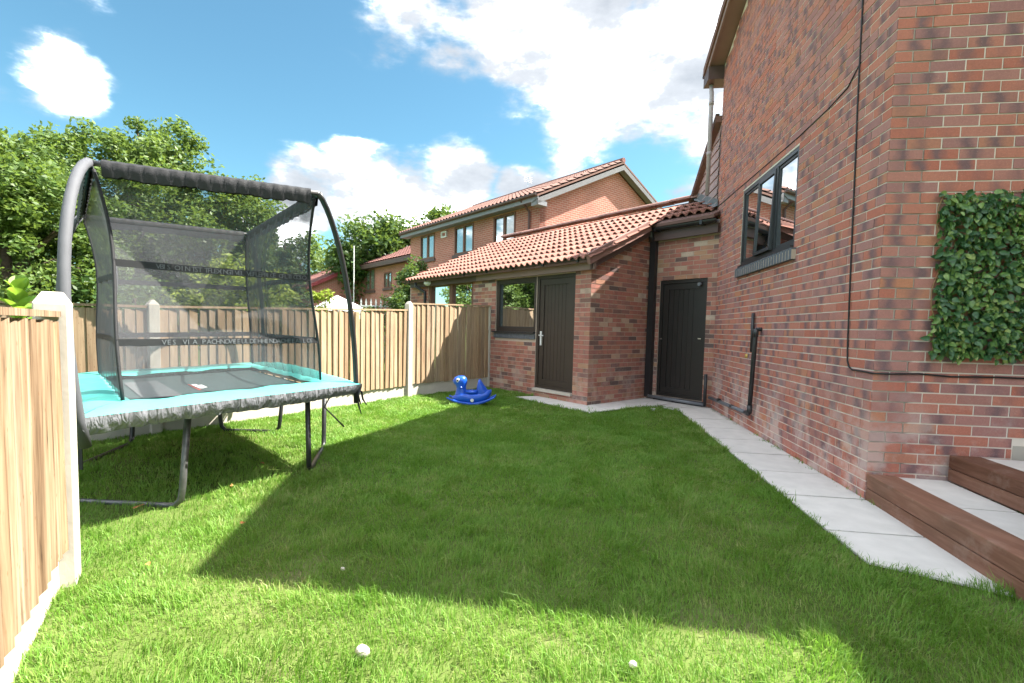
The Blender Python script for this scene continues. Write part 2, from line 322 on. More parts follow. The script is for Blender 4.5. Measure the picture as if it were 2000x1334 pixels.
class Thing:
    "an Empty at the base; parts are built in world coordinates and stored relative to the base"
    def __init__(s, name, loc, label, cat, group=None):
        s.loc = V(*loc); s.o = link(name, None, None, None, label, cat, group, loc); s.o.empty_display_size = .1
    def part(s, name, mb, mat, parent=None, kind=None, smooth=False, label=None):
        return link(name, mb.mesh(name, mat, s.loc, smooth), parent or s.o, kind, label)
    def piece(s, name, me, pos, rotz=0, scale=None, parent=None, rot=None):
        o = link(name, me, parent or s.o, loc=np.array(pos) - s.loc)
        o.rotation_euler = rot if rot is not None else (0, 0, rotz)
        if scale is not None: o.scale = scale
        return o
def bevel(o, w=.004, seg=2):
    m = o.modifiers.new('bevel', 'BEVEL'); m.width = w; m.segments = seg; m.limit_method = 'ANGLE'; return o

# frames
HF, HU, HN = V(2.649, 3.490, 0), az(7.85), az(97.85)       # main house: front corner, along the side wall, along the front
SC, FU, SU = V(1.2165, 7.5696, 0), az(-39.7), az(50.3)     # outbuilding corner, along its front, along its side
def H(s, t, z): return HF + HU * s + HN * t + Z * z
def G(u, v, z): return SC + FU * u + SU * v + Z * z

_brick_cache = {}
def brick_mesh(length, mat, depth=.03):
    key = (round(length, 3), mat.name)
    if key not in _brick_cache:
        mb = MB(); mb.box(V(0, 0, 0), V(1, 0, 0), V(0, 1, 0), Z, -length / 2, length / 2, -.004, depth, -.0325, .0325)
        lo = length if length > .15 else .215
        mb.uv = [((u + length / 2) / .215, (v + .0325) / .065) for u, v in mb.uv]
        me = mb.mesh('brick', mat); _brick_cache[key] = me
    return _brick_cache[key]
def lay(u0, u1, z0, z1, openings, top=None, phase=0.0):
    "stretcher bond: list of (u centre, z centre, length)"
    res = []; k = 0; z = z0
    while z + .06 < z1:
        st = u0 - (.1125 if k % 2 else 0) - phase
        while st < u1:
            a, b = max(st, u0), min(st + .215, u1); st += .225
            segs = [(a, b)]
            for (p, q, r, t) in openings:
                if z + .05 > r and z + .015 < t:
                    ns = []
                    for (c, d) in segs:
                        if d <= p or c >= q: ns.append((c, d))
                        else:
                            if c < p - .012: ns.append((c, p - .002))
                            if d > q + .012: ns.append((q + .002, d))
                    segs = ns
            for (c, d) in segs:
                if d - c < .012: continue
                if top is not None and z + .065 > min(top(c), top(d)): continue
                res.append(((c + d) / 2, z + .0325, round(d - c, 3)))
        z += .075; k += 1
    return res
def wall_cells(mb, O, du, dn, u0, u1, z0, z1, openings, thick=.12, face=-.0):
    "solid wall slab with rectangular openings; outer face at O, dn points outward"
    us = sorted({u0, u1, *[x for o in openings for x in o[:2] if u0 < x < u1]}); zs = sorted({z0, z1, *[x for o in openings for x in o[2:] if z0 < x < z1]})
    for i in range(len(us) - 1):
        for j in range(len(zs) - 1):
            cu, cz = (us[i] + us[i + 1]) / 2, (zs[j] + zs[j + 1]) / 2
            if any(p < cu < q and r < cz < t for (p, q, r, t) in openings): continue
            mb.box(O, du, dn, Z, us[i], us[i + 1], -thick, 0, zs[j], zs[j + 1])
def place_bricks(thing, wallpart, O, du, dn, bricks, mat, budget, rank):
    "bricks that show largest become pieces of the wall, the rest one joined mesh"
    ang = math.atan2(du[1], du[0]); C = V(0, 0, EYE)
    if np.cross(du, Z) @ dn > 0: flip = 1
    else: flip = -1
    scored = []
    for b in bricks:
        p = O + du * b[0] + Z * b[1]; d = p - C; dist = np.linalg.norm(d); scored.append((b[2] * abs(d @ dn) / dist ** 3, b, p, d))
    return [(sc, b, p, wallpart, ang, flip, mat, du, dn) for sc, b, p, d in scored if True]
def in_view(p):
    d = Vector(tuple(p)) - Vector((0, 0, EYE)); wz = d.dot(fw)
    if wz <= .1: return False
    x = 1000 + F_PX * d.dot(rt) / wz; y = 640 + F_PX * TP - F_PX * d.dot(up) / wz
    return -20 < x < 2020 and -20 < y < 1354
def commit_bricks(thing, cand, budget=300, kindname='brick'):
    cand.sort(key=lambda c: -(c[0] if in_view(c[2]) else c[0] * 1e-4))
    rest = {}
    for i, (sc, b, p, wp, ang, flip, mat, du, dn) in enumerate(cand):
        j = random.uniform(-.0015, .0025)
        if i < budget:
            me = brick_mesh(b[2], mat); a = ang if flip < 0 else ang + math.pi
            # local +y must point into the wall (mesh is proud at -y)
            o = thing.piece(kindname, me, p + dn * j, ang if (np.array([-math.sin(ang), math.cos(ang), 0]) @ dn) < 0 else ang + math.pi, parent=wp)
        else:
            key = (wp.name, mat.name)
            if key not in rest: rest[key] = (MB(), wp, mat)
            mb = rest[key][0]; s0 = len(mb.uv)
            mb.box(p + dn * j, du, dn, Z, -b[2] / 2, b[2] / 2, -.03, .004, -.0325, .0325)
            mb.uv[s0:] = [((u + b[2] / 2) / .215, (v + .0325) / .065) for u, v in mb.uv[s0:]]
    for (mb, wp, mat) in rest.values():
        o = link('brickwork', mb.mesh('brickwork', mat, thing.loc), wp, 'stuff')

def frame_box(mb, O, du, dn, u0, u1, z0, z1, wd, d0, d1):
    for (a, b, c, d) in ((u0, u1, z0, z0 + wd), (u0, u1, z1 - wd, z1), (u0, u0 + wd, z0 + wd, z1 - wd), (u1 - wd, u1, z0 + wd, z1 - wd)): mb.box(O, du, dn, Z, a, b, d0, d1, c, d)

# ------------------------------------------------------------------ ground
mb = MB(); mb.poly([V(-400, -200, -.004), V(400, -200, -.004), V(400, 700, -.004), V(-400, 700, -.004)]); link('ground', mb.mesh('ground', M['soil']), kind='structure')

PATH_POLYS = []
path_o = None
def slabs():
    global path_o
    # bedding under the slabs, then each slab with its own edges
    house_strip = [H(-1.31, 0.0, 0), H(-1.06, -.58, 0), H(3.86, -.60, 0), H(4.5, 0.06, 0)]
    beds = [house_strip, [G(1.34, -.44, 0), G(1.20, .02, 0), G(0, .02, 0), G(-.5, -.5, 0)], [G(-.5, -.5, 0), G(.02, 0, 0), G(.02, 1.62, 0), G(-1.4, 1.62, 0), G(-1.26, 1.15, 0), G(-.74, .93, 0), G(-.53, .66, 0)]]
    mb = MB()
    for b in beds: mb.poly([p + Z * .003 for p in b]); PATH_POLYS.append(b)
    path_o = link('path', mb.mesh('path', M['joint']), kind='structure'); path_o['label'] = 'pale grey slab path running beside the house wall'
    def slab(pts, h=.016):
        c = sum(pts) / len(pts); pts = [c + (p - c) * (1 - .013 / max(.2, np.linalg.norm(p - c))) for p in pts]; mb = MB(); n = len(pts); dz = random.uniform(-.002, .002)
        vs = [p - c + Z * .004 for p in pts] + [p - c + Z * (h + dz) for p in pts]
        mb.add(vs, [tuple(range(n, 2 * n))] + [(i, (i + 1) % n, n + (i + 1) % n, n + i) for i in range(n)])
        link('paving_slab', mb.mesh('paving_slab', M['slab']), path_o, loc=c)
    js = [-1.42, -.68, -.03, .60, 1.22, 1.85, 2.47, 3.10, 3.72, 4.06]
    for a, b in zip(js[:-1], js[1:]):
        if a == -1.42: slab([H(-1.36, 0, 0), H(-1.10, -.588, 0), H(b, -.588, 0), H(b, 0, 0)])
        elif b == 4.06: slab([H(a, 0, 0), H(a, -.588, 0), G(-.76, .90, 0), G(-1.27, 1.60, 0)])
        else: slab([H(a, 0, 0), H(a, -.588, 0), H(b, -.588, 0), H(b, 0, 0)])
    slab([G(1.32, -.42, 0), G(1.18, 0, 0), G(.59, 0, 0), G(.59, -.45, 0)]); slab([G(.59, -.45, 0), G(.59, 0, 0), G(0, 0, 0), G(0, -.48, 0)])
    slab([G(0, -.48, 0), G(0, 0, 0), G(-.52, 0, 0), G(-.50, -.50, 0)]); slab([G(-.52, 0, 0), G(0, 0, 0), G(0, .6, 0), G(-.53, .6, 0)])
    slab([G(-.53, .6, 0), G(0, .6, 0), G(0, 1.58, 0), G(-.56, 1.58, 0), G(-.70, .90, 0)]); slab([G(-.70, .90, 0), G(-.56, 1.58, 0), G(-1.20, 1.58, 0)])
slabs()

# ------------------------------------------------------------------ main house
EAVE, PITCH = 5.42, math.tan(math.radians(22))
def gable_z(s): return EAVE + PITCH * max(0, min(s, 4.35 - s))
house = Thing('brick_house', HF, 'red brick two storey house with a plain gable wall and dark side window', 'house')
WIN = (1.46, 3.12, 2.10, 3.13)
mb = MB(); wall_cells(mb, HF, HU, -HN, 0, 4.35, 0, EAVE, [WIN], .25)
# gable triangle
tri = [(0, EAVE), (4.35, EAVE), (2.175, gable_z(2.175))]
for t in (0,): mb.poly([H(s, t, z) for s, z in tri], [(s, z) for s, z in tri])
sidewall = house.part('side_wall', mb, M['mortar'])
mb = MB(); wall_cells(mb, HF + HN * .252, HN, -HU, -.25, 3.0, 0, EAVE, [], .25); frontwall = house.part('front_wall', mb, M['mortar'])
cand = []
br = lay(0, 4.35, .0, 6.4, [(1.46, 3.12, 2.02, 3.13)], lambda s: gable_z(s) + .02)
cand += place_bricks(house, sidewall, HF, HU, -HN, br, M['brick'], 300, None)
brf = lay(-.0, 2.9, .0, 5.3, [(.93, 1.08, .27, .47)], None, phase=.1125)
cand += place_bricks(house, frontwall, HF, HN, -HU, brf, M['brick'], 300, None)
commit_bricks(house, cand)
# far walls and rear part, out of the picture but solid; front wing added to shade the lawn
mb = MB(); mb.box(HF, HU, HN, Z, .26, 4.35, 3.0, 9.0, 0, EAVE); mb.box(HF, HU, HN, Z, 4.1, 4.35, .26, 3.0, 0, EAVE)
mb.box(HF, HU, HN, Z, 4.36, 6.6, .03, 9.0, 0, 3.3); mb.box(HF, HU, HN, Z, -6.0, .25, 3.05, 9.0, 0, EAVE)
house.part('rear_wall', mb, M['far_brick'])  # also holds the walls of the added shadow-casting wing
mb = MB(); mb.box(HF, HU, HN, Z, .26, 4.09, .26, 2.99, 2.55, 2.6); house.part('upper_floor', mb, M['white'])
# roof: two slopes with thickness, roof of the unseen wing placed for its shadow, rear lean-to roof
mb = MB()
def slope(mb, pts, th=.12):
    n = len(pts); mb.add([p for p in pts] + [p - Z * th for p in pts], [tuple(range(n)), tuple(range(2 * n - 1, n - 1, -1))] + [(i, n + i, n + (i + 1) % n, (i + 1) % n) for i in range(n)])
RZ = gable_z(2.175) + .22
ev = RZ - PITCH * 2.46
slope(mb, [H(-.28, -.26, ev), H(-.28, 9.2, ev), H(2.18, 9.2, RZ), H(2.18, -.26, RZ)]); slope(mb, [H(4.63, -.26, ev), H(4.63, 9.2, ev), H(2.18, 9.2, RZ), H(2.18, -.26, RZ)])
slope(mb, [H(.3, 2.58, ev), H(-6.2, 2.58, ev), H(-6.2, 6.0, ev + 1.3), H(.3, 6.0, ev + 1.3)]); slope(mb, [H(.3, 9.2, ev), H(-6.2, 9.2, ev), H(-6.2, 6.0, ev + 1.3), H(.3, 6.0, ev + 1.3)])
slope(mb, [H(4.36, -.10, 4.66), H(4.36, 9.2, 4.66), H(6.3, 9.2, 3.60), H(6.3, -.10, 3.60)], .1)
roof = house.part('roof', mb, M['tile_far'])
mb = MB()   # verge boards and boxed eaves end
for s0, s1 in ((4.60, 2.18), (-.25, 2.18)):
    z0, z1 = RZ - PITCH * abs(2.18 - s0) - .13, RZ - .13
    mb.add([H(s0, -.235, z0 + .14), H(s1, -.235, z1 + .14), H(s1, -.235, z1 - .08), H(s0, -.235, z0 - .08), H(s0, -.205, z0 + .14), H(s1, -.205, z1 + .14), H(s1, -.205, z1 - .08), H(s0, -.205, z0 - .08)], [(0, 1, 2, 3), (7, 6, 5, 4), (0, 4, 5, 1), (3, 2, 6, 7), (0, 3, 7, 4), (1, 5, 6, 2)])
    mb.add([H(s0, -.205, z0 - .06), H(s1, -.205, z1 - .06), H(s1, .02, z1 - .06), H(s0, .02, z0 - .06)], [(0, 1, 2, 3)])
house.part('bargeboard', mb, M['fascia'])
mb = MB(); mb.box(HF, HU, HN, Z, 4.36, 4.66, -.24, 9.2, ev - .30, ev - .10); mb.box(HF, HU, HN, Z, -.28, -.02, -.24, 9.2, ev - .30, ev - .10); house.part('boxed_eaves', mb, M['fascia_dark'])
mb = MB(); mb.tube([H(4.72, -.24, ev - .06), H(4.72, 9, ev - .06)], .055, 8); house.part('gutter', mb, M['gutter'], smooth=True)
mb = MB(); mb.tube([H(4.66, -.12, ev - .12), H(4.50, -.15, ev - .4), H(4.46, -.15, ev - .5), H(4.46, -.15, 3.45)], .034, 8); 
for z in (4.9, 4.1): mb.tube([H(4.46, -.15, z - .03), H(4.46, -.15, z + .03)], .044, 8)
house.part('downpipe', mb, M['pinkpipe'], smooth=True)
# clad cheek of the rear lean-to
clad = MB(); clad.poly([H(4.37, .0, 3.2), H(5.95, .0, 3.2), H(5.95, .0, 3.70), H(4.37, .0, 4.58)]); cheek = house.part('clad_gable', clad, M['cladding'])
for k in range(9):
    z0 = 3.3 + k * .145; z1 = z0 + .137
    e0 = 4.37 + (4.58 - z0) / (.88 / 1.58); e1 = 4.37 + (4.58 - z1) / (.88 / 1.58); e0, e1 = min(e0, 5.93), min(e1, 5.93)
    if e1 < 4.45: break
    b = MB(); b.add([H(4.38, -.022, z0), H(e0, -.022, z0), H(e1, -.008, z1), H(4.38, -.008, z1), H(4.38, .0, z0), H(e0, .0, z0)], [(0, 1, 2, 3), (0, 4, 5, 1)]); house.part('cladding_board', b, M['cladding'], cheek)
mb = MB(); a, b_ = H(4.36, -.10, 4.56), H(6.25, -.10, 3.53)
mb.add([a, b_, b_ + Z * .13, a + Z * .13, a + HN * .06, b_ + HN * .06, b_ + HN * .06 + Z * .13, a + HN * .06 + Z * .13], [(0, 1, 2, 3), (4, 7, 6, 5), (0, 4, 5, 1), (3, 2, 6, 7)]); house.part('bargeboard', mb, M['fascia'])
# window
win = house.part('window', (lambda mb: (frame_box(mb, HF, HU, -HN, WIN[0] + .002, WIN[1] - .002, WIN[2] + .03, WIN[3] - .002, .045, -.07, -.004), mb)[1])(MB()), M['dark_upvc'])
for s in (2.02, 2.58):
    mb = MB(); mb.box(HF, HU, -HN, Z, s - .025, s + .025, -.065, -.008, WIN[2] + .076, WIN[3] - .048)
    house.part('mullion', mb, M['dark_upvc'], win)
for i, (a, b) in enumerate(((1.508, 1.994), (2.046, 2.554), (2.606, 3.072))):
    f = MB(); tilt = .05 if i == 1 else 0
    if i == 1:   # the middle light stands slightly open at the bottom
        O = H(a + .0, 0, 0)
        zt, zb = WIN[3] - .05, WIN[2] + .078
        nrm = -HN
        def P(s, z, d): k = (zt - z) / (zt - zb); return H(s, 0, z) + nrm * (d + .035 * k + .03)
        for (s0, s1, z0, z1) in ((a, b, zb, zb + .04), (a, b, zt - .035, zt), (a, a + .035, zb + .04, zt - .035), (b - .035, b, zb + .04, zt - .035)):
            q = [P(s, z, d) for z in (z0, z1) for d in (-.07, -.03) for s in (s0, s1)]; f.add(q, [(0, 1, 5, 4), (1, 3, 7, 5), (3, 2, 6, 7), (2, 0, 4, 6), (4, 5, 7, 6), (0, 2, 3, 1)])
        house.part('open_casement', f, M['dark_upvc'], win)
        g = MB(); g.poly([P(a + .033, zb + .038, -.045), P(b - .033, zb + .038, -.045), P(b - .033, zt - .033, -.045), P(a + .033, zt - .033, -.045)]); house.part('pane', g, M['glass'], win)
    else:
        frame_box(f, HF, HU, -HN, a, b, WIN[2] + .077, WIN[3] - .049, .028, -.06, -.018); house.part('casement', f, M['dark_upvc'], win)
        g = MB(); g.poly([H(a + .026, .03, WIN[2] + .103), H(b - .026, .03, WIN[2] + .103), H(b - .026, .03, WIN[3] - .075), H(a + .026, .03, WIN[3] - .075)]); house.part('pane', g, M['glass'], win)
mb = MB(); mb.box(HF, HU, -HN, Z, WIN[0] + .005, WIN[1] - .005, -.13, .035, WIN[2] - .0, WIN[2] + .028); house.part('sill', mb, M['dark_upvc'], win)
sb = MB(); sb.box(V(0, 0, 0), V(1, 0, 0), V(0, 1, 0), Z, -.027, .027, -.05, .06, 0, .118); sbm = sb.mesh('sill_brick', M['blue_sill'])
mb = MB(); mb.box(HF, HU, -HN, Z, WIN[0] - .06, WIN[1] + .06, -.1, .046, WIN[2] - .118, WIN[2] - .022); house.part('sill_mortar', mb, M['old_mortar'], win)
s = WIN[0] - .03
while s < WIN[1] + .05:
    bevel(house.piece('sill_brick', sbm, H(s, 0, WIN[2] - .122), math.atan2(HU[1], HU[0]) + math.pi, parent=win), .003, 1); s += .074
mb = MB(); mb.box(HF, HN, -HU, Z, .94, 1.07, -.05, .004, .28, .465); house.part('cement_patch', mb, M['concrete'], frontwall)

# cables and pipes on the wall
def tube_thing(name, pts, r, mat, label, cat, n=8, extra=None):
    mb = MB(); mb.tube(pts, r, n); base = np.array(pts[0]); base = V(base[0], base[1], base[2])
    o = link(name, mb.mesh(name, mat, base, True), None, None, label, cat, None, base); return o
pts = [H(.455, -.012, 5.4), H(.452, -.012, 3.87), H(.43, -.012, 3.1), H(.405, -.012, 2.6), H(.365, -.013, 1.7), H(.335, -.013, 1.1), H(.325, -.013, 1.02), H(.30, -.013, .975), H(.25, -.013, .955), H(.12, -.013, .955), H(.0, -.014, .952), H(-.012, -.006, .951), H(-.013, .1, .95), H(-.013, .3, .958), H(-.013, .5, .945), H(-.013, .8, .952), H(-.013, 1.6, .94), H(-.013, 2.8, .95)]
tube_thing('wall_cable', pts, .006, M['cable'], 'black cable running down the gable wall and around the house corner', 'cable')
tube_thing('thin_wall_cable', [H(.43, -.008, 3.38), H(.60, -.008, 3.27), H(.9, -.008, 3.235), H(1.5, -.008, 3.215), H(2.6, -.008, 3.22), H(4.34, -.008, 3.23)], .005, M['cable'], 'thin black cable clipped along the courses above the side window', 'cable')
wp = Thing('waste_pipe', H(2.25, -.06, .28), 'black waste pipe dropping down the wall and turning along the path', 'pipe')
mb = MB(); mb.tube([H(2.20, .03, 1.27), H(2.20, -.05, 1.27), H(2.205, -.065, 1.24), H(2.27, -.065, .34)], .026, 10); wp.part('upright_pipe', mb, M['pipe'], smooth=True)
mb = MB(); mb.tube([H(2.27, -.065, .35), H(2.272, -.065, .27), H(2.31, -.065, .245), H(2.40, -.065, .242)], .031, 10); mb.tube([H(2.20, -.065, 1.28), H(2.203, -.065, 1.18)], .031, 10); wp.part('elbow', mb, M['pipe'], smooth=True)
mb = MB(); mb.tube([H(2.36, -.065, .242), H(4.05, -.065, .19)], .024, 10); wp.part('level_pipe', mb, M['greypipe'], smooth=True)
mb = MB()
for s in (2.9, 3.5): mb.tube([H(s, -.065, .226), H(s + .07, -.065, .224)], .03, 8)
wp.part('bracket', mb, M['pipe'])
tube_thing('vent_pipe', [H(2.41, -.035, 1.47), H(2.40, -.035, .99)], .02, M['pipe'], 'short black upright pipe on the brick wall left of the waste pipe', 'pipe')
mb = MB(); mb.tube([H(2.64, .01, .93), H(2.64, -.025, .93)], [.032, .026], 10); o = link('plug_cap', mb.mesh('plug_cap', M['brass'], H(2.64, 0, .93), True), None, None, 'small yellow cap on the brick wall below the short pipe', 'cap', None, H(2.64, 0, .93))

# artificial ivy panel
ivy = Thing('artificial_ivy', H(-.01, .95, 1.08), 'square panel of artificial green ivy leaves on the front brick wall', 'ivy')
mb = MB()
for k in range(14):
    t = .36 + k * .11; mb.tube([H(-.012, t + .03 * math.sin(q * 1.3 + k), 1.10 + q * .115) for q in range(11)], .004, 5)
    if k < 11: mb.tube([H(-.013, .345 + q * .12, 1.10 + k * .112 + .02 * math.sin(q + k)) for q in range(12)], .004, 5)
ivy.part('trellis', mb, plain('wicker_trellis', (.36, .22, .12), .8, .1), label='brown wicker trellis behind the leaves')
lf = MB(); Ls, Wd = .025, .0145
lf.add([V(0, 0, 0), V(Wd * .85, Ls * .35, .004), V(Wd, Ls * .8, .003), V(Wd * .6, Ls * 1.4, -.001), V(0, Ls * 1.85, -.007), V(-Wd * .6, Ls * 1.4, -.001), V(-Wd, Ls * .8, .003), V(-Wd * .85, Ls * .35, .004), V(0, Ls * .9, -.003)], [(0, 1, 8), (1, 2, 8), (2, 3, 8), (3, 4, 8), (4, 5, 8), (5, 6, 8), (6, 7, 8), (7, 0, 8)])
leafme = lf.mesh('leaf', M['leaf_ivy'], None, True)
rest = MB(); leaves = []
for k in range(4300):
    t = random.uniform(.34, 1.55) + random.gauss(0, .012); z = random.uniform(1.09, 2.23) + random.gauss(0, .012); d = random.uniform(.012, .085)
    ang = random.gauss(math.pi, 1.0); tilt = random.gauss(.55, .4); yaw = random.gauss(0, .5); leaves.append((d + random.uniform(0, .05) - (1 if t > 1.0 else 0), t, z, d, ang, tilt, yaw, random.uniform(.75, 1.35)))
leaves.sort(key=lambda q: -q[0])
Rw = Matrix((Vector(tuple(HN)), Vector((0, 0, 1)), Vector(tuple(-HU)))).transposed()   # leaf x along wall, y up, z outward
for i, (_, t, z, d, ang, tilt, yaw, sc) in enumerate(leaves):
    mat3 = Rw @ Matrix.Rotation(yaw, 3, 'Y') @ Matrix.Rotation(ang, 3, 'Z') @ Matrix.Rotation(-tilt if False else tilt * .8, 3, 'X')
    p = H(-d, t, z)
    if i < 300:
        o = ivy.piece('leaf', leafme, p); o.rotation_euler = mat3.to_euler(); o.scale = (sc,) * 3
    else:
        rest.add([p + np.array(mat3 @ Vector(v)) * sc for v in lf.v], lf.f)
ivy.part('foliage', rest, M['leaf_ivy'], kind='stuff', smooth=True)

# garden steps of stained sleepers and slabs
st = Thing('garden_steps', H(-.6, .3, 0), 'two timber edged garden steps with pale slab treads against the brick wall', 'steps')
dr = az(7.85 + 180 + 3.0); dn_ = az(97.85 + 3.0)
def Q(a, b, z): return HF + dr * a + dn_ * b + Z * z
def sleeper(a0, a1, b0, b1, z0, z1):
    mb = MB(); mb.box(HF, dr, dn_, Z, a0, a1, b0, b1, z0, z1); bevel(st.part('sleeper', mb, M['sleeper']), .006, 2)
for z0, z1 in ((.0, .098), (.102, .205)): sleeper(.012, 1.62, .0, .19, z0, z1)
for z0, z1 in ((.20, .288), (.292, .385)): sleeper(.012, 1.3, .515, .71, z0, z1)
for z0, z1 in ((.0, .20), (.204, .385), (.39, .56)): sleeper(1.13, 1.31, .205, .80, z0, z1)
for (a0, a1, b0, b1, z) in ((.012, .62, .195, .51, .195), (.63, 1.12, .195, .51, .195), (.012, .6, .715, 1.6, .375), (.61, 1.2, .715, 1.6, .375)):
    mb = MB(); mb.box(HF, dr, dn_, Z, a0, a1, b0, b1, z - .16, z); st.part('slab', mb, M['slab'])

# ------------------------------------------------------------------ outbuilding with tiled roof
shed = Thing('brick_outbuilding', SC, 'low brick outbuilding with pantiled roof, corner window and dark door', 'outbuilding')
RS = .47
E0 = -.22; EZ = 2.32; RV = 2.80; RIDGE = EZ + RS * (RV - E0)
def rz(v): return EZ + RS * (v - E0)
FW = (1.265, 2.44, 1.12, 2.14); FD = (.33, 1.255, .16, 2.14); PD = (3.22, 5.08, .1, 2.22)
mb = MB(); wall_cells(mb, SC, FU, -SU, 0, 6.0, 0, 2.26, [FW, FD, PD], .22); fwall = shed.part('front_wall', mb, M['old_mortar'])
mb = MB(); wall_cells(mb, SC, SU, -FU, .222, 1.60, 0, 2.40, [], .22); mb.poly([G(0, .0, 2.40), G(0, 1.60, 2.40), G(0, 1.60, 3.0), G(0, 0, 2.40)][:3]); mb.poly([G(0, 0, 2.26), G(0, .222, 2.26), G(0, .222, 2.41), G(0, 0, 2.40)])
swall = shed.part('side_wall', mb, M['old_mortar'])
SB = G(0, 1.58, 0); DD = (.205, 1.075, .09, 2.10)
mb = MB(); wall_cells(mb, SB, -FU, -SU, -.02, 1.27, 0, 3.0, [DD], .2); dwall = shed.part('passage_wall', mb, M['old_mortar'])
cand = []
cand += place_bricks(shed, fwall, SC, FU, -SU, lay(0, 5.95, 0, 2.25, [(FW[0], FW[1] + .0, FW[2] - .10, FW[3]), FD, PD]), M['old_brick'], 300, None)
cand += place_bricks(shed, swall, SC, SU, -FU, lay(0.0, 1.58, 0, 3.0, [], lambda v: rz(v) - .02, .1125), M['old_brick'], 300, None)
cand += place_bricks(shed, dwall, SB, -FU, -SU, lay(0.03, 1.25, 0, 2.8, [DD]), M['old_brick'], 300, None)
commit_bricks(shed, cand)
mb = MB(); mb.box(SC, FU, SU, Z, .25, 6.0, 5.2, 5.4, 0, 2.4); mb.box(SC, FU, SU, Z, 5.78, 6.0, .25, 5.4, 0, 2.6); mb.box(SC, FU, SU, Z, -1.1, .0, 4.0, 4.2, 0, 2.9); shed.part('rear_wall', mb, M['far_brick'])
mb = MB(); mb.box(SC, FU, SU, Z, .25, 5.7, .9, .95, 0, 2.2); shed.part('inner_partition', mb, plain('dim_interior', (.10, .09, .08), .9, .05))
# window
win = shed.part('window', (lambda mb: (frame_box(mb, SC, FU, -SU, FW[0] + .005, FW[1] - .005, FW[2] + .03, FW[3] - .005, .075, -.10, -.02), mb)[1])(MB()), M['door_brown'])
mb = MB(); frame_box(mb, SC, FU, -SU, FW[0] + .08, FW[1] - .08, FW[2] + .105, FW[3] - .08, .018, -.09, -.045); shed.part('glazing_bead', mb, M['dark_upvc'], win)
mb = MB(); mb.poly([G(FW[0] + .09, .07, FW[2] + .115), G(FW[1] - .09, .07, FW[2] + .115), G(FW[1] - .09, .07, FW[3] - .09), G(FW[0] + .09, .07, FW[3] - .09)]); shed.part('pane', mb, M['glass'], win)
mb = MB(); mb.box(SC, FU, -SU, Z, FW[0] + .006, FW[1] + .06, -.10, .05, FW[2], FW[2] + .029); shed.part('sill', mb, M['dark_upvc'], win)
sb2 = MB(); sb2.box(V(0, 0, 0), V(1, 0, 0), V(0, 1, 0), Z, -.030, .030, -.022, .08, 0, .097); sbm2 = sb2.mesh('sill_brick', M['blue_sill'])
u = FW[0] + .035
while u < FW[1] + .05: shed.piece('sill_brick', sbm2, G(u, 0, FW[2] - .1), math.atan2(FU[1], FU[0]) + math.pi, parent=win); u += .067
# plank doors
def plank_door(name, O, du, dn, rect, planks, mat, handle_side, threshold):
    u0, u1, z0, z1 = rect
    mb = MB(); frame_box(mb, O, du, dn, u0 + .004, u1 - .004, z0 + .004, z1 - .004, .055, -.10, -.012); d = shed.part(name, mb, mat)
    mb = MB(); frame_box(mb, O, du, dn, u0 + .062, u1 - .062, z0 + .062, z1 - .062, .10, -.085, -.03); shed.part('door_leaf', mb, mat, d)
    a, b = u0 + .163, u1 - .163; n = planks; wdt = (b - a) / n
    pm = MB(); pm.box(V(0, 0, 0), V(1, 0, 0), V(0, 1, 0), Z, .002, wdt - .003, 0, .03, 0, z1 - z0 - .326)
    pme = pm.mesh('plank', mat); ang = math.atan2(du[1], du[0])
    for k in range(n):
        inward = V(-math.sin(ang), math.cos(ang), 0)
        if inward @ dn < 0: shed.piece('plank', pme, O + du * (a + k * wdt) - dn * .045 + Z * (z0 + .163), ang, parent=d)
        else: shed.piece('plank', pme, O + du * (a + (k + 1) * wdt) - dn * .045 + Z * (z0 + .163), ang + math.pi, parent=d)
    mb = MB(); mb.box(O, du, dn, Z, u0 + .06, u1 - .06, -.10, -.075, z0 + .06, z1 - .06); shed.part('door_backing', mb, M['gutter'], d)
    hu = u1 - .11 if handle_side > 0 else u0 + .11
    return d, hu
d1, hu = plank_door('door', SC, FU, -SU, FD, 7, M['door_brown'], 1, None)
mb = MB(); mb.box(SC, FU, -SU, Z, hu - .018, hu + .018, -.03, -.015, .92, 1.17); mb.tube([G(hu, .02, 1.10), G(hu, -.03, 1.10), G(hu - .03, -.035, 1.10), G(hu - .12, -.035, 1.095)], .009, 8); shed.part('handle', mb, M['white'], d1)
mb = MB(); mb.box(SC, FU, -SU, Z, FD[0] + .0, FD[1] - .0, -.10, .06, FD[2] - .045, FD[2] + .002); shed.part('threshold', mb, M['concrete'], d1)
d2, hu = plank_door('door', SB, -FU, -SU, DD, 6, M['door_dark'], -1, None)
mb = MB(); mb.tube([SB - FU * .285 - SU * v + Z * 1.09 for v in (.02, .045)], [.012, .012], 8); mb.box(SB, -FU, -SU, Z, .94, .99, -.025, -.02, 1.105, 1.12); shed.part('knob', mb, M['steel'], d2)
mb = MB(); mb.box(SB, -FU, -SU, Z, DD[0] - .02, DD[1] + .03, -.1, .05, .0, DD[2] - .004); shed.part('threshold', mb, M['gutter'], d2)
mb = MB(); mb.tube([SB - FU * .95 - SU * .0 + Z * 2.0, SB - FU * .95 + -SU * .04 + Z * 2.0], .03, 10); shed.part('closer', mb, M['greypipe'], d2)
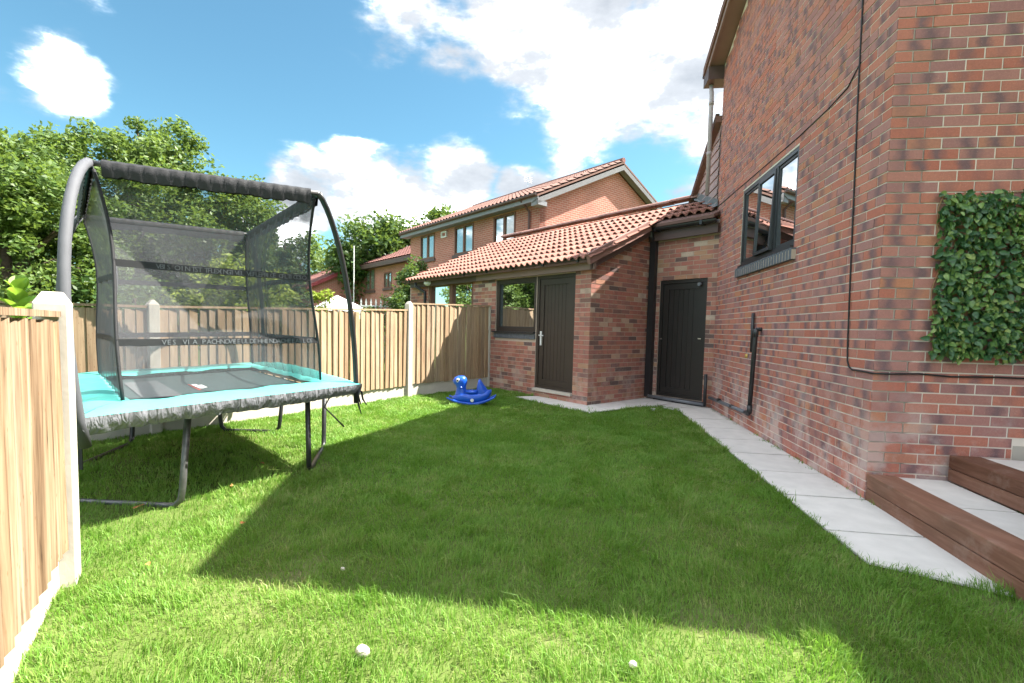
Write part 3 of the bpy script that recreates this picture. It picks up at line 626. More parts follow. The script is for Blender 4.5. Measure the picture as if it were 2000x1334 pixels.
# sliding glazed door of the far half
mb = MB(); frame_box(mb, SC, FU, -SU, PD[0], PD[1], PD[2], PD[3], .09, -.12, -.02); pdoor = shed.part('patio_door', mb, M['brown_wood'])
mb = MB(); mb.box(SC, FU, -SU, Z, 4.08, 4.20, -.11, -.03, PD[2] + .09, PD[3] - .09); shed.part('stile', mb, M['brown_wood'], pdoor)
for a, b in ((PD[0] + .09, 4.08), (4.20, PD[1] - .09)):
    mb = MB(); mb.poly([G(a, .08, PD[2] + .09), G(b, .08, PD[2] + .09), G(b, .08, PD[3] - .09), G(a, .08, PD[3] - .09)]); shed.part('pane', mb, M['glass'], pdoor)
# fascia, gutters, downpipes
mb = MB(); mb.box(SC, FU, -SU, Z, -.12, 3.0, .03, .09, 2.15, 2.28); mb.box(SC, FU, SU, Z, -.12, 5.9, -.16, 0.0, 2.262, 2.275); shed.part('fascia', mb, M['fascia'])
mb = MB(); mb.box(SC, FU, -SU, Z, 3.004, 5.85, .03, .085, 2.15, 2.30); shed.part('fascia', mb, M['fascia_dark'])
def gutter(p0, p1, outv, mat, r=.052):
    mb = MB(); n = 9; d = p1 - p0
    prof = [(math.cos(math.pi + math.pi * k / (n - 1)) * r, math.sin(math.pi + math.pi * k / (n - 1)) * r) for k in range(n)]
    prof += [(x * .88, y * .88) for x, y in prof[::-1]]; m = len(prof)
    vs = [p + outv * x + Z * y for p in (p0, p1) for x, y in prof]; mb.add(vs, [(i, (i + 1) % m, m + (i + 1) % m, m + i) for i in range(m)] + [tuple(range(m)), tuple(range(2 * m - 1, m - 1, -1))])
    k = int(np.linalg.norm(d) / .85)
    for i in range(k + 1):
        c = p0 + d * (i + .3) / (k + .6); mb.box(c, d / np.linalg.norm(d), outv, Z, -.02, .02, -.06, .058, -.062, .006)
    return shed.part('gutter', mb, mat)
gutter(G(-.13, -.17, 2.325), G(5.9, -.17, 2.33), -SU, M['gutter'])
gutter(SB - FU * -.05 - SU * .17 + Z * 2.985, SB - FU * 1.28 - SU * .17 + Z * 2.975, -SU, M['gutter'])
mb = MB(); mb.box(SB, -FU, -SU, Z, .0, 1.26, .06, .11, 2.78, 2.93); shed.part('fascia', mb, M['fascia_dark'])
mb = MB(); mb.box(SB, -FU, -SU, Z, .03, .14, .01, .10, .06, 2.83); shed.part('downpipe', mb, M['gutter'])
mb = MB(); mb.tube([SB - FU * .09 - SU * .17 + Z * 2.94, SB - FU * .09 - SU * .16 + Z * 2.86, SB - FU * .09 - SU * .06 + Z * 2.78], .04, 8); shed.part('offset_bend', mb, M['gutter'])
mb = MB(); mb.tube([G(5.45, -.16, 2.28), G(5.42, -.15, 2.15), G(5.2, -.03, 2.02), G(5.2, -.03, 1.9), G(5.2, -.03, .05)], .035, 8); shed.part('downpipe', mb, M['gutter'], smooth=True)
mb = MB()
for k in range(10): a = k / 9 * math.pi - math.pi / 2
mb.add([G(4.95 + .13 * math.cos(i * math.pi / 6) * math.cos(j * math.pi / 8), -.09 - .09 * max(0, math.sin(j * math.pi / 8)), 2.225 + .075 * math.sin(i * math.pi / 6) * math.cos(j * math.pi / 8)) for j in range(5) for i in range(12)], [(j * 12 + i, j * 12 + (i + 1) % 12, (j + 1) * 12 + (i + 1) % 12, (j + 1) * 12 + i) for j in range(4) for i in range(12)]); shed.part('bulkhead_lamp', mb, M['white'], smooth=True)
mb = MB(); mb.tube([SB - FU * .12 - SU * .10 + Z * .075, SB - FU * 1.16 - SU * .10 + Z * .055], .026, 10); shed.part('floor_pipe', mb, M['greypipe'], smooth=True)
mb = MB(); mb.tube([SB - FU * 1.17 - SU * .09 + Z * .03, SB - FU * 1.17 - SU * .09 + Z * .55], .026, 10); shed.part('soil_pipe', mb, M['pipe'], smooth=True)
# roof deck and tiles
mb = MB()
def RP(u, v, dz=0): return G(u, v, rz(v) + dz)
slope(mb, [RP(-.10, E0 + .02, -.03), RP(5.85, E0 + .02, -.03), RP(5.85, RV, -.03), RP(-.10, RV, -.03)], .05)
slope(mb, [RP(-.101, 1.40, -.03), RP(-.101, RV, -.03), RP(-.16, RV, -.03), RP(-1.25, 1.85, -.03), RP(-1.22, 1.40, -.03)], .05)
slope(mb, [RP(5.85, RV, -.03), RP(-.10, RV, -.03), G(-.10, 5.6, EZ - .02), G(5.85, 5.6, EZ - .02)], .05)
shroof = shed.part('roof', mb, M['tile_far'])
TW, TG = .30, .335
sl = math.sqrt(1 + RS * RS)
def tile_mesh():
    mb = MB(); n = 16; L_ = TG * 1.13
    prof = []
    for i in range(n + 1):
        x = i / n * TW; ph = (x / (TW / 2)) % 1.0 if i < n else 0.0
        prof.append((x, max(0, math.sin(math.pi * min(1, max(0, (ph - .12) / .72)))) ** .8))
    top0 = [V(x, 0, h * .050 + .024) for x, h in prof]; top1 = [V(x, L_, h * .022 + .004) for x, h in prof]; bot0 = [V(x, .0, h * .048 + .006) for x, h in prof]
    m = n + 1; mb.add(top0 + top1 + bot0, [(i, i + 1, m + i + 1, m + i) for i in range(n)] + [(2 * m + i, 2 * m + i + 1, i + 1, i) for i in range(n)])
    return mb
TM = tile_mesh(); tme = TM.mesh('roof_tile', M['tile'])
ang_t = math.atan2(-FU[1], -FU[0]); tilt_t = math.atan(RS)
Rt = Matrix.Rotation(ang_t, 3, 'Z') @ Matrix.Rotation(tilt_t, 3, 'X')   # local x along -FU, y up the slope
tiles = []
rows = int((RV - E0) * sl / TG)
for r in range(rows):
    v = E0 - .03 + r * TG / sl
    ustart, uend = -.16, 5.8
    if v > 1.36: ustart = -1.26 if v < 1.75 else -1.26 + (v - 1.75) * (1.1 / 1.05)
    u = 5.8
    while u - TW > ustart - .12:
        tiles.append((u, v)); u -= TW
rest = MB(); tl = []
for (u, v) in tiles:
    p = RP(u, v, -.02); d = p - V(0, 0, EYE); tl.append((np.linalg.norm(d), p))
tl.sort(key=lambda q: q[0])
for i, (_, p) in enumerate(tl):
    R2 = Rt @ Matrix.Rotation(random.gauss(0, .008), 3, 'Z') @ Matrix.Rotation(random.gauss(0, .006), 3, 'X')
    if i < 300: shed.piece('roof_tile', tme, p, rot=R2.to_euler(), parent=shroof)
    else: rest.add([p + np.array(R2 @ Vector(q)) for q in TM.v], TM.f)
if rest.n: link('tiling', rest.mesh('tiling', M['tile'], shed.loc), shroof, 'stuff')
rm = MB(); n = 7; Lr = .44
rm.add([V(x, .115 * math.cos(math.pi * k / (n - 1)), .075 * math.sin(math.pi * k / (n - 1)) - .01) for x in (0, Lr) for k in range(n)], [(k, k + 1, n + k + 1, n + k) for k in range(n - 1)] + [tuple(range(n)), tuple(range(2 * n - 1, n - 1, -1))])
rme = rm.mesh('ridge_tile', M['tile_ridge'])
u = 5.8
while u > -.1: shed.piece('ridge_tile', rme, G(u, RV, RIDGE + .035 + random.gauss(0, .003)), ang_t, parent=shroof); u -= .45
# dry verge units down the right edge
vm = MB(); vm.box(V(0, 0, 0), V(1, 0, 0), V(0, 1, 0), Z, -.06, 0.0, 0, TG * 1.05, -.115, .045); vme = vm.mesh('verge_tile', M['tile_ridge'])
for r in range(5):
    v = E0 - .03 + r * TG / sl; o = shed.piece('verge_tile', vme, RP(-.16, v, .01), rot=(Rt @ Matrix.Rotation(.02, 3, 'X')).to_euler(), parent=shroof)
mb = MB(); a, b = RP(-.10, E0 + .1, -.06), RP(-.10, 1.45, -.06)
mb.add([a, b, b - Z * .16, a - Z * .16, a + FU * .03, b + FU * .03, b + FU * .03 - Z * .16, a + FU * .03 - Z * .16], [(0, 1, 2, 3), (7, 6, 5, 4), (2, 6, 7, 3), (0, 3, 7, 4), (1, 5, 6, 2)]); shed.part('bargeboard', mb, M['fascia_dark'])
mb = MB(); fl = [H(4.36, -.03, 0), H(5.9, -.03, 0)]
def onroof(p): v = (p - SC) @ SU; return V(p[0], p[1], rz(v) + .035)
pts = [onroof(H(4.30 + k * .16, -.02, 0)) for k in range(11)]; ptsb = [onroof(H(4.30 + k * .16, -.10 + .02 * (k % 2), 0)) for k in range(11)]
for k in range(10): mb.poly([pts[k], pts[k + 1], ptsb[k + 1], ptsb[k]]); mb.poly([pts[k] + Z * .10, pts[k + 1] + Z * .10, pts[k + 1], pts[k]])
shed.part('lead_flashing', mb, M['lead'])

# ------------------------------------------------------------------ neighbouring houses
def roof_slope_tiles(mb, eave0, eave1, upv, length, lift, tw=.16, amp=.035):
    "a roof slope whose tile columns are modelled as ridges; one course step every .35 m"
    d = eave1 - eave0; Lh = np.linalg.norm(d); e = d / Lh; n = int(Lh / tw); rows = int(length / .36)
    nrm = np.cross(e, upv); nrm /= np.linalg.norm(nrm)
    if nrm[2] < 0: nrm = -nrm
    for r in range(rows):
        a, b = r * length / rows, (r + 1) * length / rows
        vs = []; 
        for k in range(2 * n + 1):
            h = amp * (k % 2); x = k * Lh / (2 * n); vs.append(eave0 + e * x + upv * a + nrm * (h + .03 + lift))
        for k in range(2 * n + 1):
            h = amp * (k % 2); x = k * Lh / (2 * n); vs.append(eave0 + e * x + upv * b + nrm * (h + lift))
        m = 2 * n + 1; mb.add(vs, [(k, k + 1, m + k + 1, m + k) for k in range(2 * n)])
def far_window(T, O, du, dn, u0, u1, z0, z1, mat, bars=1, sill=True):
    mb = MB(); frame_box(mb, O, du, dn, u0, u1, z0, z1, .07, -.08, .02)
    for k in range(bars): c = u0 + (u1 - u0) * (k + 1) / (bars + 1); mb.box(O, du, dn, Z, c - .05, c + .05, -.08, .015, z0 + .07, z1 - .07)
    wdw = T.part('window', mb, mat)
    xs = [u0 + .07] + [u0 + (u1 - u0) * (k + 1) / (bars + 1) for k in range(bars)] + [u1 - .07]
    for k in range(bars + 1):
        g = MB(); P = lambda u, z: O + du * u - dn * .03 + Z * z
        g.poly([P(xs[k] + .04, z0 + .07), P(xs[k + 1] - .04, z0 + .07), P(xs[k + 1] - .04, z1 - .07), P(xs[k] + .04, z1 - .07)]); T.part('pane', g, M['glass_far'], wdw)
    if sill: mb = MB(); mb.box(O, du, dn, Z, u0 - .08, u1 + .08, -.05, .07, z0 - .13, z0 - .004); T.part('sill', mb, M['fascia_dark'], wdw)
FC = V(.78, 15.5, 0)
nb = Thing('neighbour_house', FC, 'brick house with ribbed brown tiled roof and sunlit gable behind the outbuilding', 'house')
W3 = [(1.2, 2.42, 4.05, 5.14), (3.66, 4.98, 4.05, 5.16), (6.53, 7.74, 4.10, 5.16)]
mb = MB(); wall_cells(mb, FC, FU, -SU, 0, 8.7, 0, 5.25, W3, .25); nb.part('front_wall', mb, M['far_brick'])
mb = MB(); gp = math.tan(math.radians(25)); GW = 7.6
P = lambda v, z: FC + SU * v + Z * z
gz = 5.25 + gp * GW / 2
mb.poly([P(0, 0), P(GW, 0), P(GW, 5.25), P(GW / 2, gz), P(0, 5.25)], [(0, 0), (GW, 0), (GW, 5.25), (GW / 2, gz), (0, 5.25)]); nb.part('gable_wall', mb, M['far_brick'])
mb = MB(); mb.box(FC, FU, SU, Z, 8.45, 8.7, .26, GW, 0, 5.25); mb.box(FC, FU, SU, Z, 0, 8.7, GW - .2, GW, 0, 5.24); nb.part('rear_wall', mb, M['far_brick'])
for r_ in W3: far_window(nb, FC, FU, -SU, *r_, M['brown_wood'])
ov = .38; e0 = FC - FU * .28 - SU * ov + Z * (5.36); upv = SU + Z * gp; ul = np.linalg.norm(upv); upn = upv / ul; slen = (GW / 2 + ov) * ul
mb = MB(); roof_slope_tiles(mb, e0, FC + FU * 9.1 - SU * ov + Z * 5.36, upn, slen, .03, .21, .06)
nroof = nb.part('roof', mb, M['tile_far'])
top = 5.36 + gp * (GW / 2 + ov)
mb = MB(); slope(mb, [e0, FC + FU * 9.1 - SU * ov + Z * 5.36, FC + FU * 9.1 + SU * GW / 2 + Z * top, FC - FU * .28 + SU * GW / 2 + Z * top], .06)
slope(mb, [FC - FU * .28 + SU * (GW + ov) + Z * 5.36, FC + FU * 9.1 + SU * (GW + ov) + Z * 5.36, FC + FU * 9.1 + SU * GW / 2 + Z * top, FC - FU * .28 + SU * GW / 2 + Z * top], .06); nb.part('roof_deck', mb, M['tile_far'])
mb = MB()
for k in range(22):
    c = FC + SU * GW / 2 + Z * (top + .06) + FU * (-.28 + k * .43); mb.tube([c, c + FU * .42], .10, 8)
nb.part('ridge', mb, M['tile_red'])
mb = MB()
for (v0, z0, v1, z1) in ((-ov, 5.24, GW / 2, top - .12), (GW + ov, 5.24, GW / 2, top - .12)):
    q = lambda v, z, o: FC + SU * v - FU * o + Z * z
    mb.add([q(v0, z0, .30), q(v1, z1, .30), q(v1, z1 - .17, .30), q(v0, z0 - .17, .30), q(v0, z0, .26), q(v1, z1, .26), q(v1, z1 - .17, .26), q(v0, z0 - .17, .26), q(v0, z0 - .1, .0), q(v1, z1 - .1, .0)], [(0, 1, 2, 3), (7, 6, 5, 4), (0, 4, 5, 1), (3, 2, 6, 7), (4, 5, 9, 8)])
nb.part('bargeboard', mb, plain('grey_bargeboard', (.15, .145, .15), .6, .3))
mb = MB(); mb.box(FC, FU, -SU, Z, -.27, 9.0, ov - .06, ov - .02, 5.18, 5.36); mb.box(FC, FU, -SU, Z, -.27, 9.0, .0, ov - .06, 5.19, 5.21); mb.box(FC, FU, -SU, Z, -.30, .02, -.02, ov - .02, 5.05, 5.18); nb.part('fascia', mb, plain('grey_fascia', (.20, .20, .215), .5, .3))
mb = MB(); mb.tube([FC - SU * (ov + .03) - FU * .25 + Z * 5.37, FC - SU * (ov + .03) + FU * 9.0 + Z * 5.36], .05, 8); nb.part('gutter', mb, M['fascia_dark'])
mb = MB(); mb.tube([FC + FU * .5 - SU * (ov) + Z * 5.3, FC + FU * .45 - SU * .06 + Z * 5.0, FC + FU * .45 - SU * .06 + Z * .1], .04, 8); nb.part('downpipe', mb, M['fascia_dark'])
mb = MB(); frame_box(mb, FC, FU, -SU, 5.55, 5.95, 4.85, 5.10, .05, 0, .06); nb.part('vent', mb, M['white'])
mb = MB(); a = FC + FU * 5.2 + SU * 4 + Z * (top + .05); mb.tube([a, a + Z * .75], .012, 5)
for k in range(4): mb.tube([a + Z * (.45 + .08 * k) - SU * .25, a + Z * (.45 + .08 * k) + SU * .25], .006, 4)
nb.part('aerial', mb, M['steel'])

B0 = V(-5.15, 24, 0)
hb = Thing('distant_house', B0, 'lower brick house with smooth red brown roof beyond the fence', 'house')
WB = [(4.25, 5.55, 3.15, 4.40), (2.1, 3.05, 3.2, 4.05)]
mb = MB(); wall_cells(mb, B0, FU, -SU, -1, 6.6, 0, 4.5, WB, .25); hb.part('front_wall', mb, M['far_brick'])
Cc = B0 + FU * 6.6
mb = MB(); q = lambda v, z: Cc - SU * v + Z * z
mb.poly([q(0, 0), q(2.7, 0), q(2.7, 3.45), q(0, 4.85)], [(0, 0), (2.7, 0), (2.7, 3.45), (0, 4.85)]); mb.poly([q(2.7, 0), q(2.7, 0) + FU * 8, q(2.7, 3.45) + FU * 8, q(2.7, 3.45)], [(0, 0), (8, 0), (8, 3.45), (0, 3.45)]); hb.part('gable_wall', mb, M['far_brick'])
for r_ in WB: far_window(hb, B0, FU, -SU, *r_, M['brown_wood'])
mb = MB(); up2 = SU + Z * .5; up2n = up2 / np.linalg.norm(up2)
roof_slope_tiles(mb, B0 - FU * 1.2 - SU * .4 + Z * 4.62, Cc - SU * .4 + Z * 4.62, up2n, 4.4 * np.linalg.norm(up2), .0, .30, .03)
roof_slope_tiles(mb, Cc - FU * .25 - SU * 3.1 + Z * 3.27, Cc + FU * 8 - SU * 3.1 + Z * 3.27, up2n, 7.1 * np.linalg.norm(up2), .0, .30, .03)
broof = hb.part('roof', mb, M['tile_red'])
mb = MB(); slope(mb, [B0 - FU * 1.2 - SU * .4 + Z * 4.6, Cc - SU * .4 + Z * 4.6, Cc + SU * 4 + Z * 6.8, B0 - FU * 1.2 + SU * 4 + Z * 6.8], .1); slope(mb, [Cc - FU * .2 - SU * 3.1 + Z * 3.25, Cc + FU * 8 - SU * 3.1 + Z * 3.25, Cc + FU * 8 + SU * 4 + Z * 6.8, Cc - FU * .2 + SU * 4 + Z * 6.8], .1); hb.part('roof_deck', mb, M['tile_red'])
mb = MB(); a, b = Cc - FU * .28 - SU * 3.12 + Z * 3.30, Cc - FU * .28 + SU * .0 + Z * 4.86
mb.add([a, b, b - Z * .22, a - Z * .22, a + FU * .05, b + FU * .05, b + FU * .05 - Z * .22, a + FU * .05 - Z * .22], [(0, 1, 2, 3), (7, 6, 5, 4), (2, 6, 7, 3), (0, 4, 5, 1)]); hb.part('bargeboard', mb, plain('red_bargeboard', (.24, .045, .05), .55, .3))
mb = MB(); mb.box(B0, FU, -SU, Z, -1.2, 6.3, .36, .41, 4.36, 4.58); mb.box(B0, FU, -SU, Z, -1.2, 6.3, 0, .36, 4.38, 4.40); hb.part('fascia', mb, M['fascia_dark'])
mb = MB(); a = B0 + FU * 4.3 - SU * 1.2; mb.tube([a, a + Z * 5.5], .03, 6); o = link('white_pole', mb.mesh('white_pole', M['white'], a), None, None, 'thin white pole standing before the distant house wall', 'pole', None, a)
# white canopy and trellis beyond the fence
ca = Thing('garden_canopy', V(-7.2, 19.0, 0), 'white peaked garden canopy seen over the fence', 'canopy')
mb = MB(); apex = V(-7.05, 19.2, 2.35)
cs = [V(-8.3, 18.6, 1.55), V(-6.2, 17.9, 1.62), V(-5.2, 19.9, 1.45), V(-7.6, 20.6, 1.5)]
for k in range(4):
    a, b = cs[k], cs[(k + 1) % 4]; m1 = (a + b) / 2 + Z * .06
    mb.poly([a, m1, apex]); mb.poly([m1, b, apex]); mb.poly([a, b, b - Z * .22, a - Z * .22])
ca.part('canopy_cloth', mb, M['render_white'])
for p in cs: mb = MB(); mb.tube([V(p[0], p[1], 0), p - Z * .05], .03, 6); ca.part('leg', mb, M['white'])
tr = Thing('white_trellis', V(-5.0, 17.0, 0), 'white trellis with pointed finials beside the canopy', 'trellis')
dT = az(70); T0 = V(-5.45, 17.2, 0)
for k in range(8): mb = MB(); c = T0 + dT * k * .17; mb.box(c, dT, np.cross(Z, dT), Z, -.025, .025, -.015, .015, 0, 1.98); mb.add([c + dT * -.04 + Z * 1.99, c + dT * .04 + Z * 1.99, c + Z * 2.16, c + np.cross(Z, dT) * .03 + Z * 2.03], [(0, 1, 2), (0, 2, 3), (1, 3, 2), (0, 3, 1)]); tr.part('picket', mb, M['white'])
mb = MB()
for z in (1.25, 1.55, 1.85): mb.box(T0, dT, np.cross(Z, dT), Z, -.1, 1.4, -.04, -.017, z, z + .05)
tr.part('rail', mb, M['white'])

# ------------------------------------------------------------------ trees and plants
def leaf_cloud(centers, radii, per, size, rng, flat=.0):
    n = len(centers) * per
    c = np.repeat(np.array(centers), per, 0); r = np.repeat(np.array(radii), per)
    d = rng.normal(size=(n, 3)); d /= np.linalg.norm(d, axis=1)[:, None]; rad = r * (rng.random(n) ** .45)
    p = c + d * rad[:, None] * np.array([1, 1, .8])
    a = rng.normal(size=(n, 3)); a[:, 2] *= .6; a /= np.linalg.norm(a, axis=1)[:, None]
    nrm = d * .5 + rng.normal(size=(n, 3)) * .6 + np.array([0, 0, .5]); b = np.cross(nrm, a); b /= (np.linalg.norm(b, axis=1)[:, None] + 1e-9)
    s = size * rng.uniform(.6, 1.35, n)[:, None]
    v = np.empty((n, 4, 3)); v[:, 0] = p - a * s; v[:, 1] = p + b * s * .48 + a * s * .1; v[:, 2] = p + a * s; v[:, 3] = p - b * s * .48 + a * s * .1
    return v.reshape(-1, 3)
def np_mesh(name, v, k, mat, off):
    n = len(v) // k; me = bpy.data.meshes.new(name); me.vertices.add(len(v)); me.vertices.foreach_set('co', (v - off).astype(np.float32).ravel())
    me.loops.add(len(v)); me.loops.foreach_set('vertex_index', np.arange(len(v), dtype=np.int32)); me.polygons.add(n)
    me.polygons.foreach_set('loop_start', np.arange(0, len(v), k, dtype=np.int32)); me.polygons.foreach_set('loop_total', np.full(n, k, np.int32)); me.materials.append(mat); me.update(); me.validate(); return me
def tree(name, base, height, lobes, clusters, per, size, mat, label, seed, group=None, cat='tree', crad=(.45, .85), trunk_r=.16):
    rng = np.random.default_rng(seed); base = V(*base); T = Thing(name, base, label, cat, group)
    cen, rad = [], []
    wts = np.array([l[1] * l[2] for l in lobes]); wts = wts / wts.sum()
    for k in range(clusters):
        (c, rx, rzv) = lobes[rng.choice(len(lobes), p=wts)]; d = rng.normal(size=3); d /= np.linalg.norm(d); t = rng.random() ** .33
        if t < .45: t += .4
        cen.append(base + V(*c) + d * V(rx, rx, rzv) * t); rad.append(rng.uniform(*crad))
    v = leaf_cloud(cen, rad, per, size, rng); v[:, 2] = np.maximum(v[:, 2], .05)
    link('crown', np_mesh('crown', v, 4, mat, base), T.o)
    mb = MB(); top = base + Z * height * .62; w1 = base + V(.15, .1, height * .3); mb.tube([base - Z * .1, base + Z * height * .12, w1, top], [trunk_r * 1.25, trunk_r, trunk_r * .75, trunk_r * .3], 8); T.part('trunk', mb, M['bark'], smooth=True)
    for k in rng.choice(len(cen), min(14, len(cen)), replace=False):
        e = cen[k]; h = rng.uniform(.2, .55); s0 = base + (top - base) * h; mid = (s0 + e) / 2 + V(*(rng.normal(size=3) * .15)) + Z * .2
        mb = MB(); mb.tube([s0, mid, e], [trunk_r * .4, trunk_r * .22, .012], 6); T.part('limb', mb, M['bark'], smooth=True)
    return T
G_TREES = 'trees behind the back fence'
tree('broadleaf_tree', (-8.2, 7.6, 0), 4.9, [((0, 0, 2.5), 1.7, 1.55), ((-1.2, .2, 2.2), 1.3, 1.4), ((.5, -.2, 3.2), .8, .8)], 270, 190, .044, M['leaf_a'], 'dense leafy tree at the left edge behind the trampoline', 3, crad=(.2, .42))
tree('broadleaf_tree', (-8.1, 10.2, 0), 6.4, [((0, 0, 3.5), 1.7, 1.75), ((.35, .2, 4.7), .85, .95), ((-.8, 0, 2.2), 1.6, 1.6)], 300, 190, .05, M['leaf_a'], 'tallest leafy tree rising above the trampoline net', 5, crad=(.22, .48))
tree('broadleaf_tree', (-7.1, 11.4, 0), 4.9, [((0, 0, 2.6), 1.5, 1.6), ((.5, .3, 3.6), .8, .9)], 200, 180, .048, M['leaf_a'], 'leafy tree seen through the net, sloping down to the right', 9, crad=(.2, .42))
tree('garden_shrub', (-4.9, 8.4, 0), 2.4, [((0, 0, 1.3), .85, .85), ((.5, .2, 1.6), .5, .5)], 50, 130, .05, M['leaf_y'], 'pale flowering shrub behind the fence, seen through the net', 21, cat='shrub', crad=(.18, .36), trunk_r=.05)
tree('garden_shrub', (-6.2, 7.5, 0), 2.3, [((0, 0, 1.2), 1.2, 1.0), ((-1.2, .3, 1.3), 1.0, 1.0)], 70, 130, .05, M['leaf_b'], 'dark shrub behind the fence left of the trampoline pole', 23, cat='shrub', crad=(.2, .45), trunk_r=.05)
tree('broadleaf_tree', (-8.6, 29.5, 0), 10, [((0, 0, 5.4), 2.2, 2.3), ((2.0, .5, 5.4), 1.8, 2.0), ((-.8, 0, 4.4), 1.8, 2.0)], 130, 130, .15, M['leaf_b'], 'round dark green tree above the red brown roof', 31, crad=(.6, 1.2), trunk_r=.25)
tree('broadleaf_tree', (-16.0, 36, 0), 9.5, [((0, 0, 5.0), 2.8, 2.8), ((3.2, 0, 4.4), 2.4, 2.4), ((-3, 0, 5.2), 2.4, 2.8)], 130, 110, .17, M['leaf_far'], 'pale distant tree left of the round dark tree', 33, crad=(.7, 1.3), trunk_r=.25)
tree('broadleaf_tree', (-4.2, 31, 0), 11.5, [((0, 0, 6.3), 2.6, 2.2), ((-2.4, 0, 5.5), 2.0, 2.0), ((2, 0, 6.4), 2, 1.8)], 120, 120, .16, M['leaf_a'], 'tree top showing above the left end of the ribbed roof', 35, crad=(.6, 1.2), trunk_r=.25)
tree('rounded_bush', (-5.75, 14.2, 0), 2.3, [((0, 0, 1.35), .62, .75), ((-.35, 0, .9), .6, .7)], 45, 150, .055, M['leaf_y'], 'bright yellow green bush just over the fence by the curved pole', 41, cat='bush', crad=(.16, .32), trunk_r=.05)
tree('low_hedge_plant', (-4.5, 14.2, 0), 1.6, [((0, 0, .95), .8, .45), ((-.9, 0, .95), .6, .4)], 45, 110, .045, M['leaf_far'], 'low pale shrub along the fence top below the canopy', 43, cat='shrub', crad=(.14, .28), trunk_r=.04)
tree('ivy_bush', (-4.1, 17.2, 0), 2.9, [((0, 0, 1.5), .75, .9), ((-.7, 0, 1.2), .7, .7), ((.3, .6, 2.4), .5, .9), ((.25, 1.3, 3.2), .45, .7)], 80, 130, .065, M['leaf_b'], 'dark climbing ivy beside the corner of the ribbed roof house', 45, cat='ivy', crad=(.22, .42), trunk_r=.07)
def fir(base, height, rad, label, seed):
    rng = np.random.default_rng(seed); base = V(*base); T = Thing('fir_tree', base, label, 'tree', None); cen, rr = [], []
    for k in range(15):
        z = height * (.08 + .9 * k / 15); r = rad * (1 - k / 15.5)
        for j in range(max(4, int(13 * (1 - k / 17)))):
            a = rng.uniform(0, 6.28)
            for q in np.linspace(.25, 1, 5): cen.append(base + V(math.cos(a) * r * q, math.sin(a) * r * q, z - .10 * q * q * r)); rr.append(.10 + .06 * (1 - q))
    v = leaf_cloud(cen, rr, 22, .045, rng); link('crown', np_mesh('crown', v, 4, M['leaf_fir'], base), T.o)
    mb = MB(); mb.tube([base - Z * .1, base + Z * height], [.09, .015], 7); T.part('trunk', mb, M['bark'])
fir((-4.9, 10.3, 0), 2.9, 1.15, 'layered fir tree behind the right of the trampoline net', 51)

# big leaved plant over the near fence
pl = Thing('big_leaf_plant', V(-2.47, 2.40, 0), 'bright green large leaved plant above the near fence', 'plant')
mb = MB(); mb.tube([V(-2.47, 2.40, 0), V(-2.46, 2.395, .7), V(-2.48, 2.40, 1.34)], [.022, .018, .012], 8); pl.part('stem', mb, M['leaf_big'], smooth=True)
def big_leaf(p, a, el, Ln, W):
    d = V(math.cos(a) * math.cos(el), math.sin(a) * math.cos(el), math.sin(el)); side = V(-math.sin(a), math.cos(a), 0); upv = np.cross(d, side) * -1
    if upv[2] < 0: upv = -upv
    mb = MB(); vs = []; n = 8
    for i in range(n + 1):
        t = i / n; wdt = W * math.sin(math.pi * min(1, .06 + t * .94)) ** .7 * (1 - .25 * t); c = p + d * Ln * t - Z * (.30 * Ln * t * t)
        vs += [c + side * wdt * .5 + upv * wdt * .22, c + side * wdt * .25 + upv * .06 * wdt, c, c - side * wdt * .25 + upv * .06 * wdt, c - side * wdt * .5 + upv * wdt * .22]
    mb.add(vs, [(5 * i + k, 5 * i + k + 1, 5 * i + 6 + k, 5 * i + 5 + k) for i in range(n) for k in range(4)]); pl.part('leaf', mb, M['leaf_big'], smooth=True)
for i in range(15): big_leaf(V(-2.47, 2.40, 1.12 + i * .016), i * 2.4, .55 + .05 * i, .17 - .003 * i, .085)

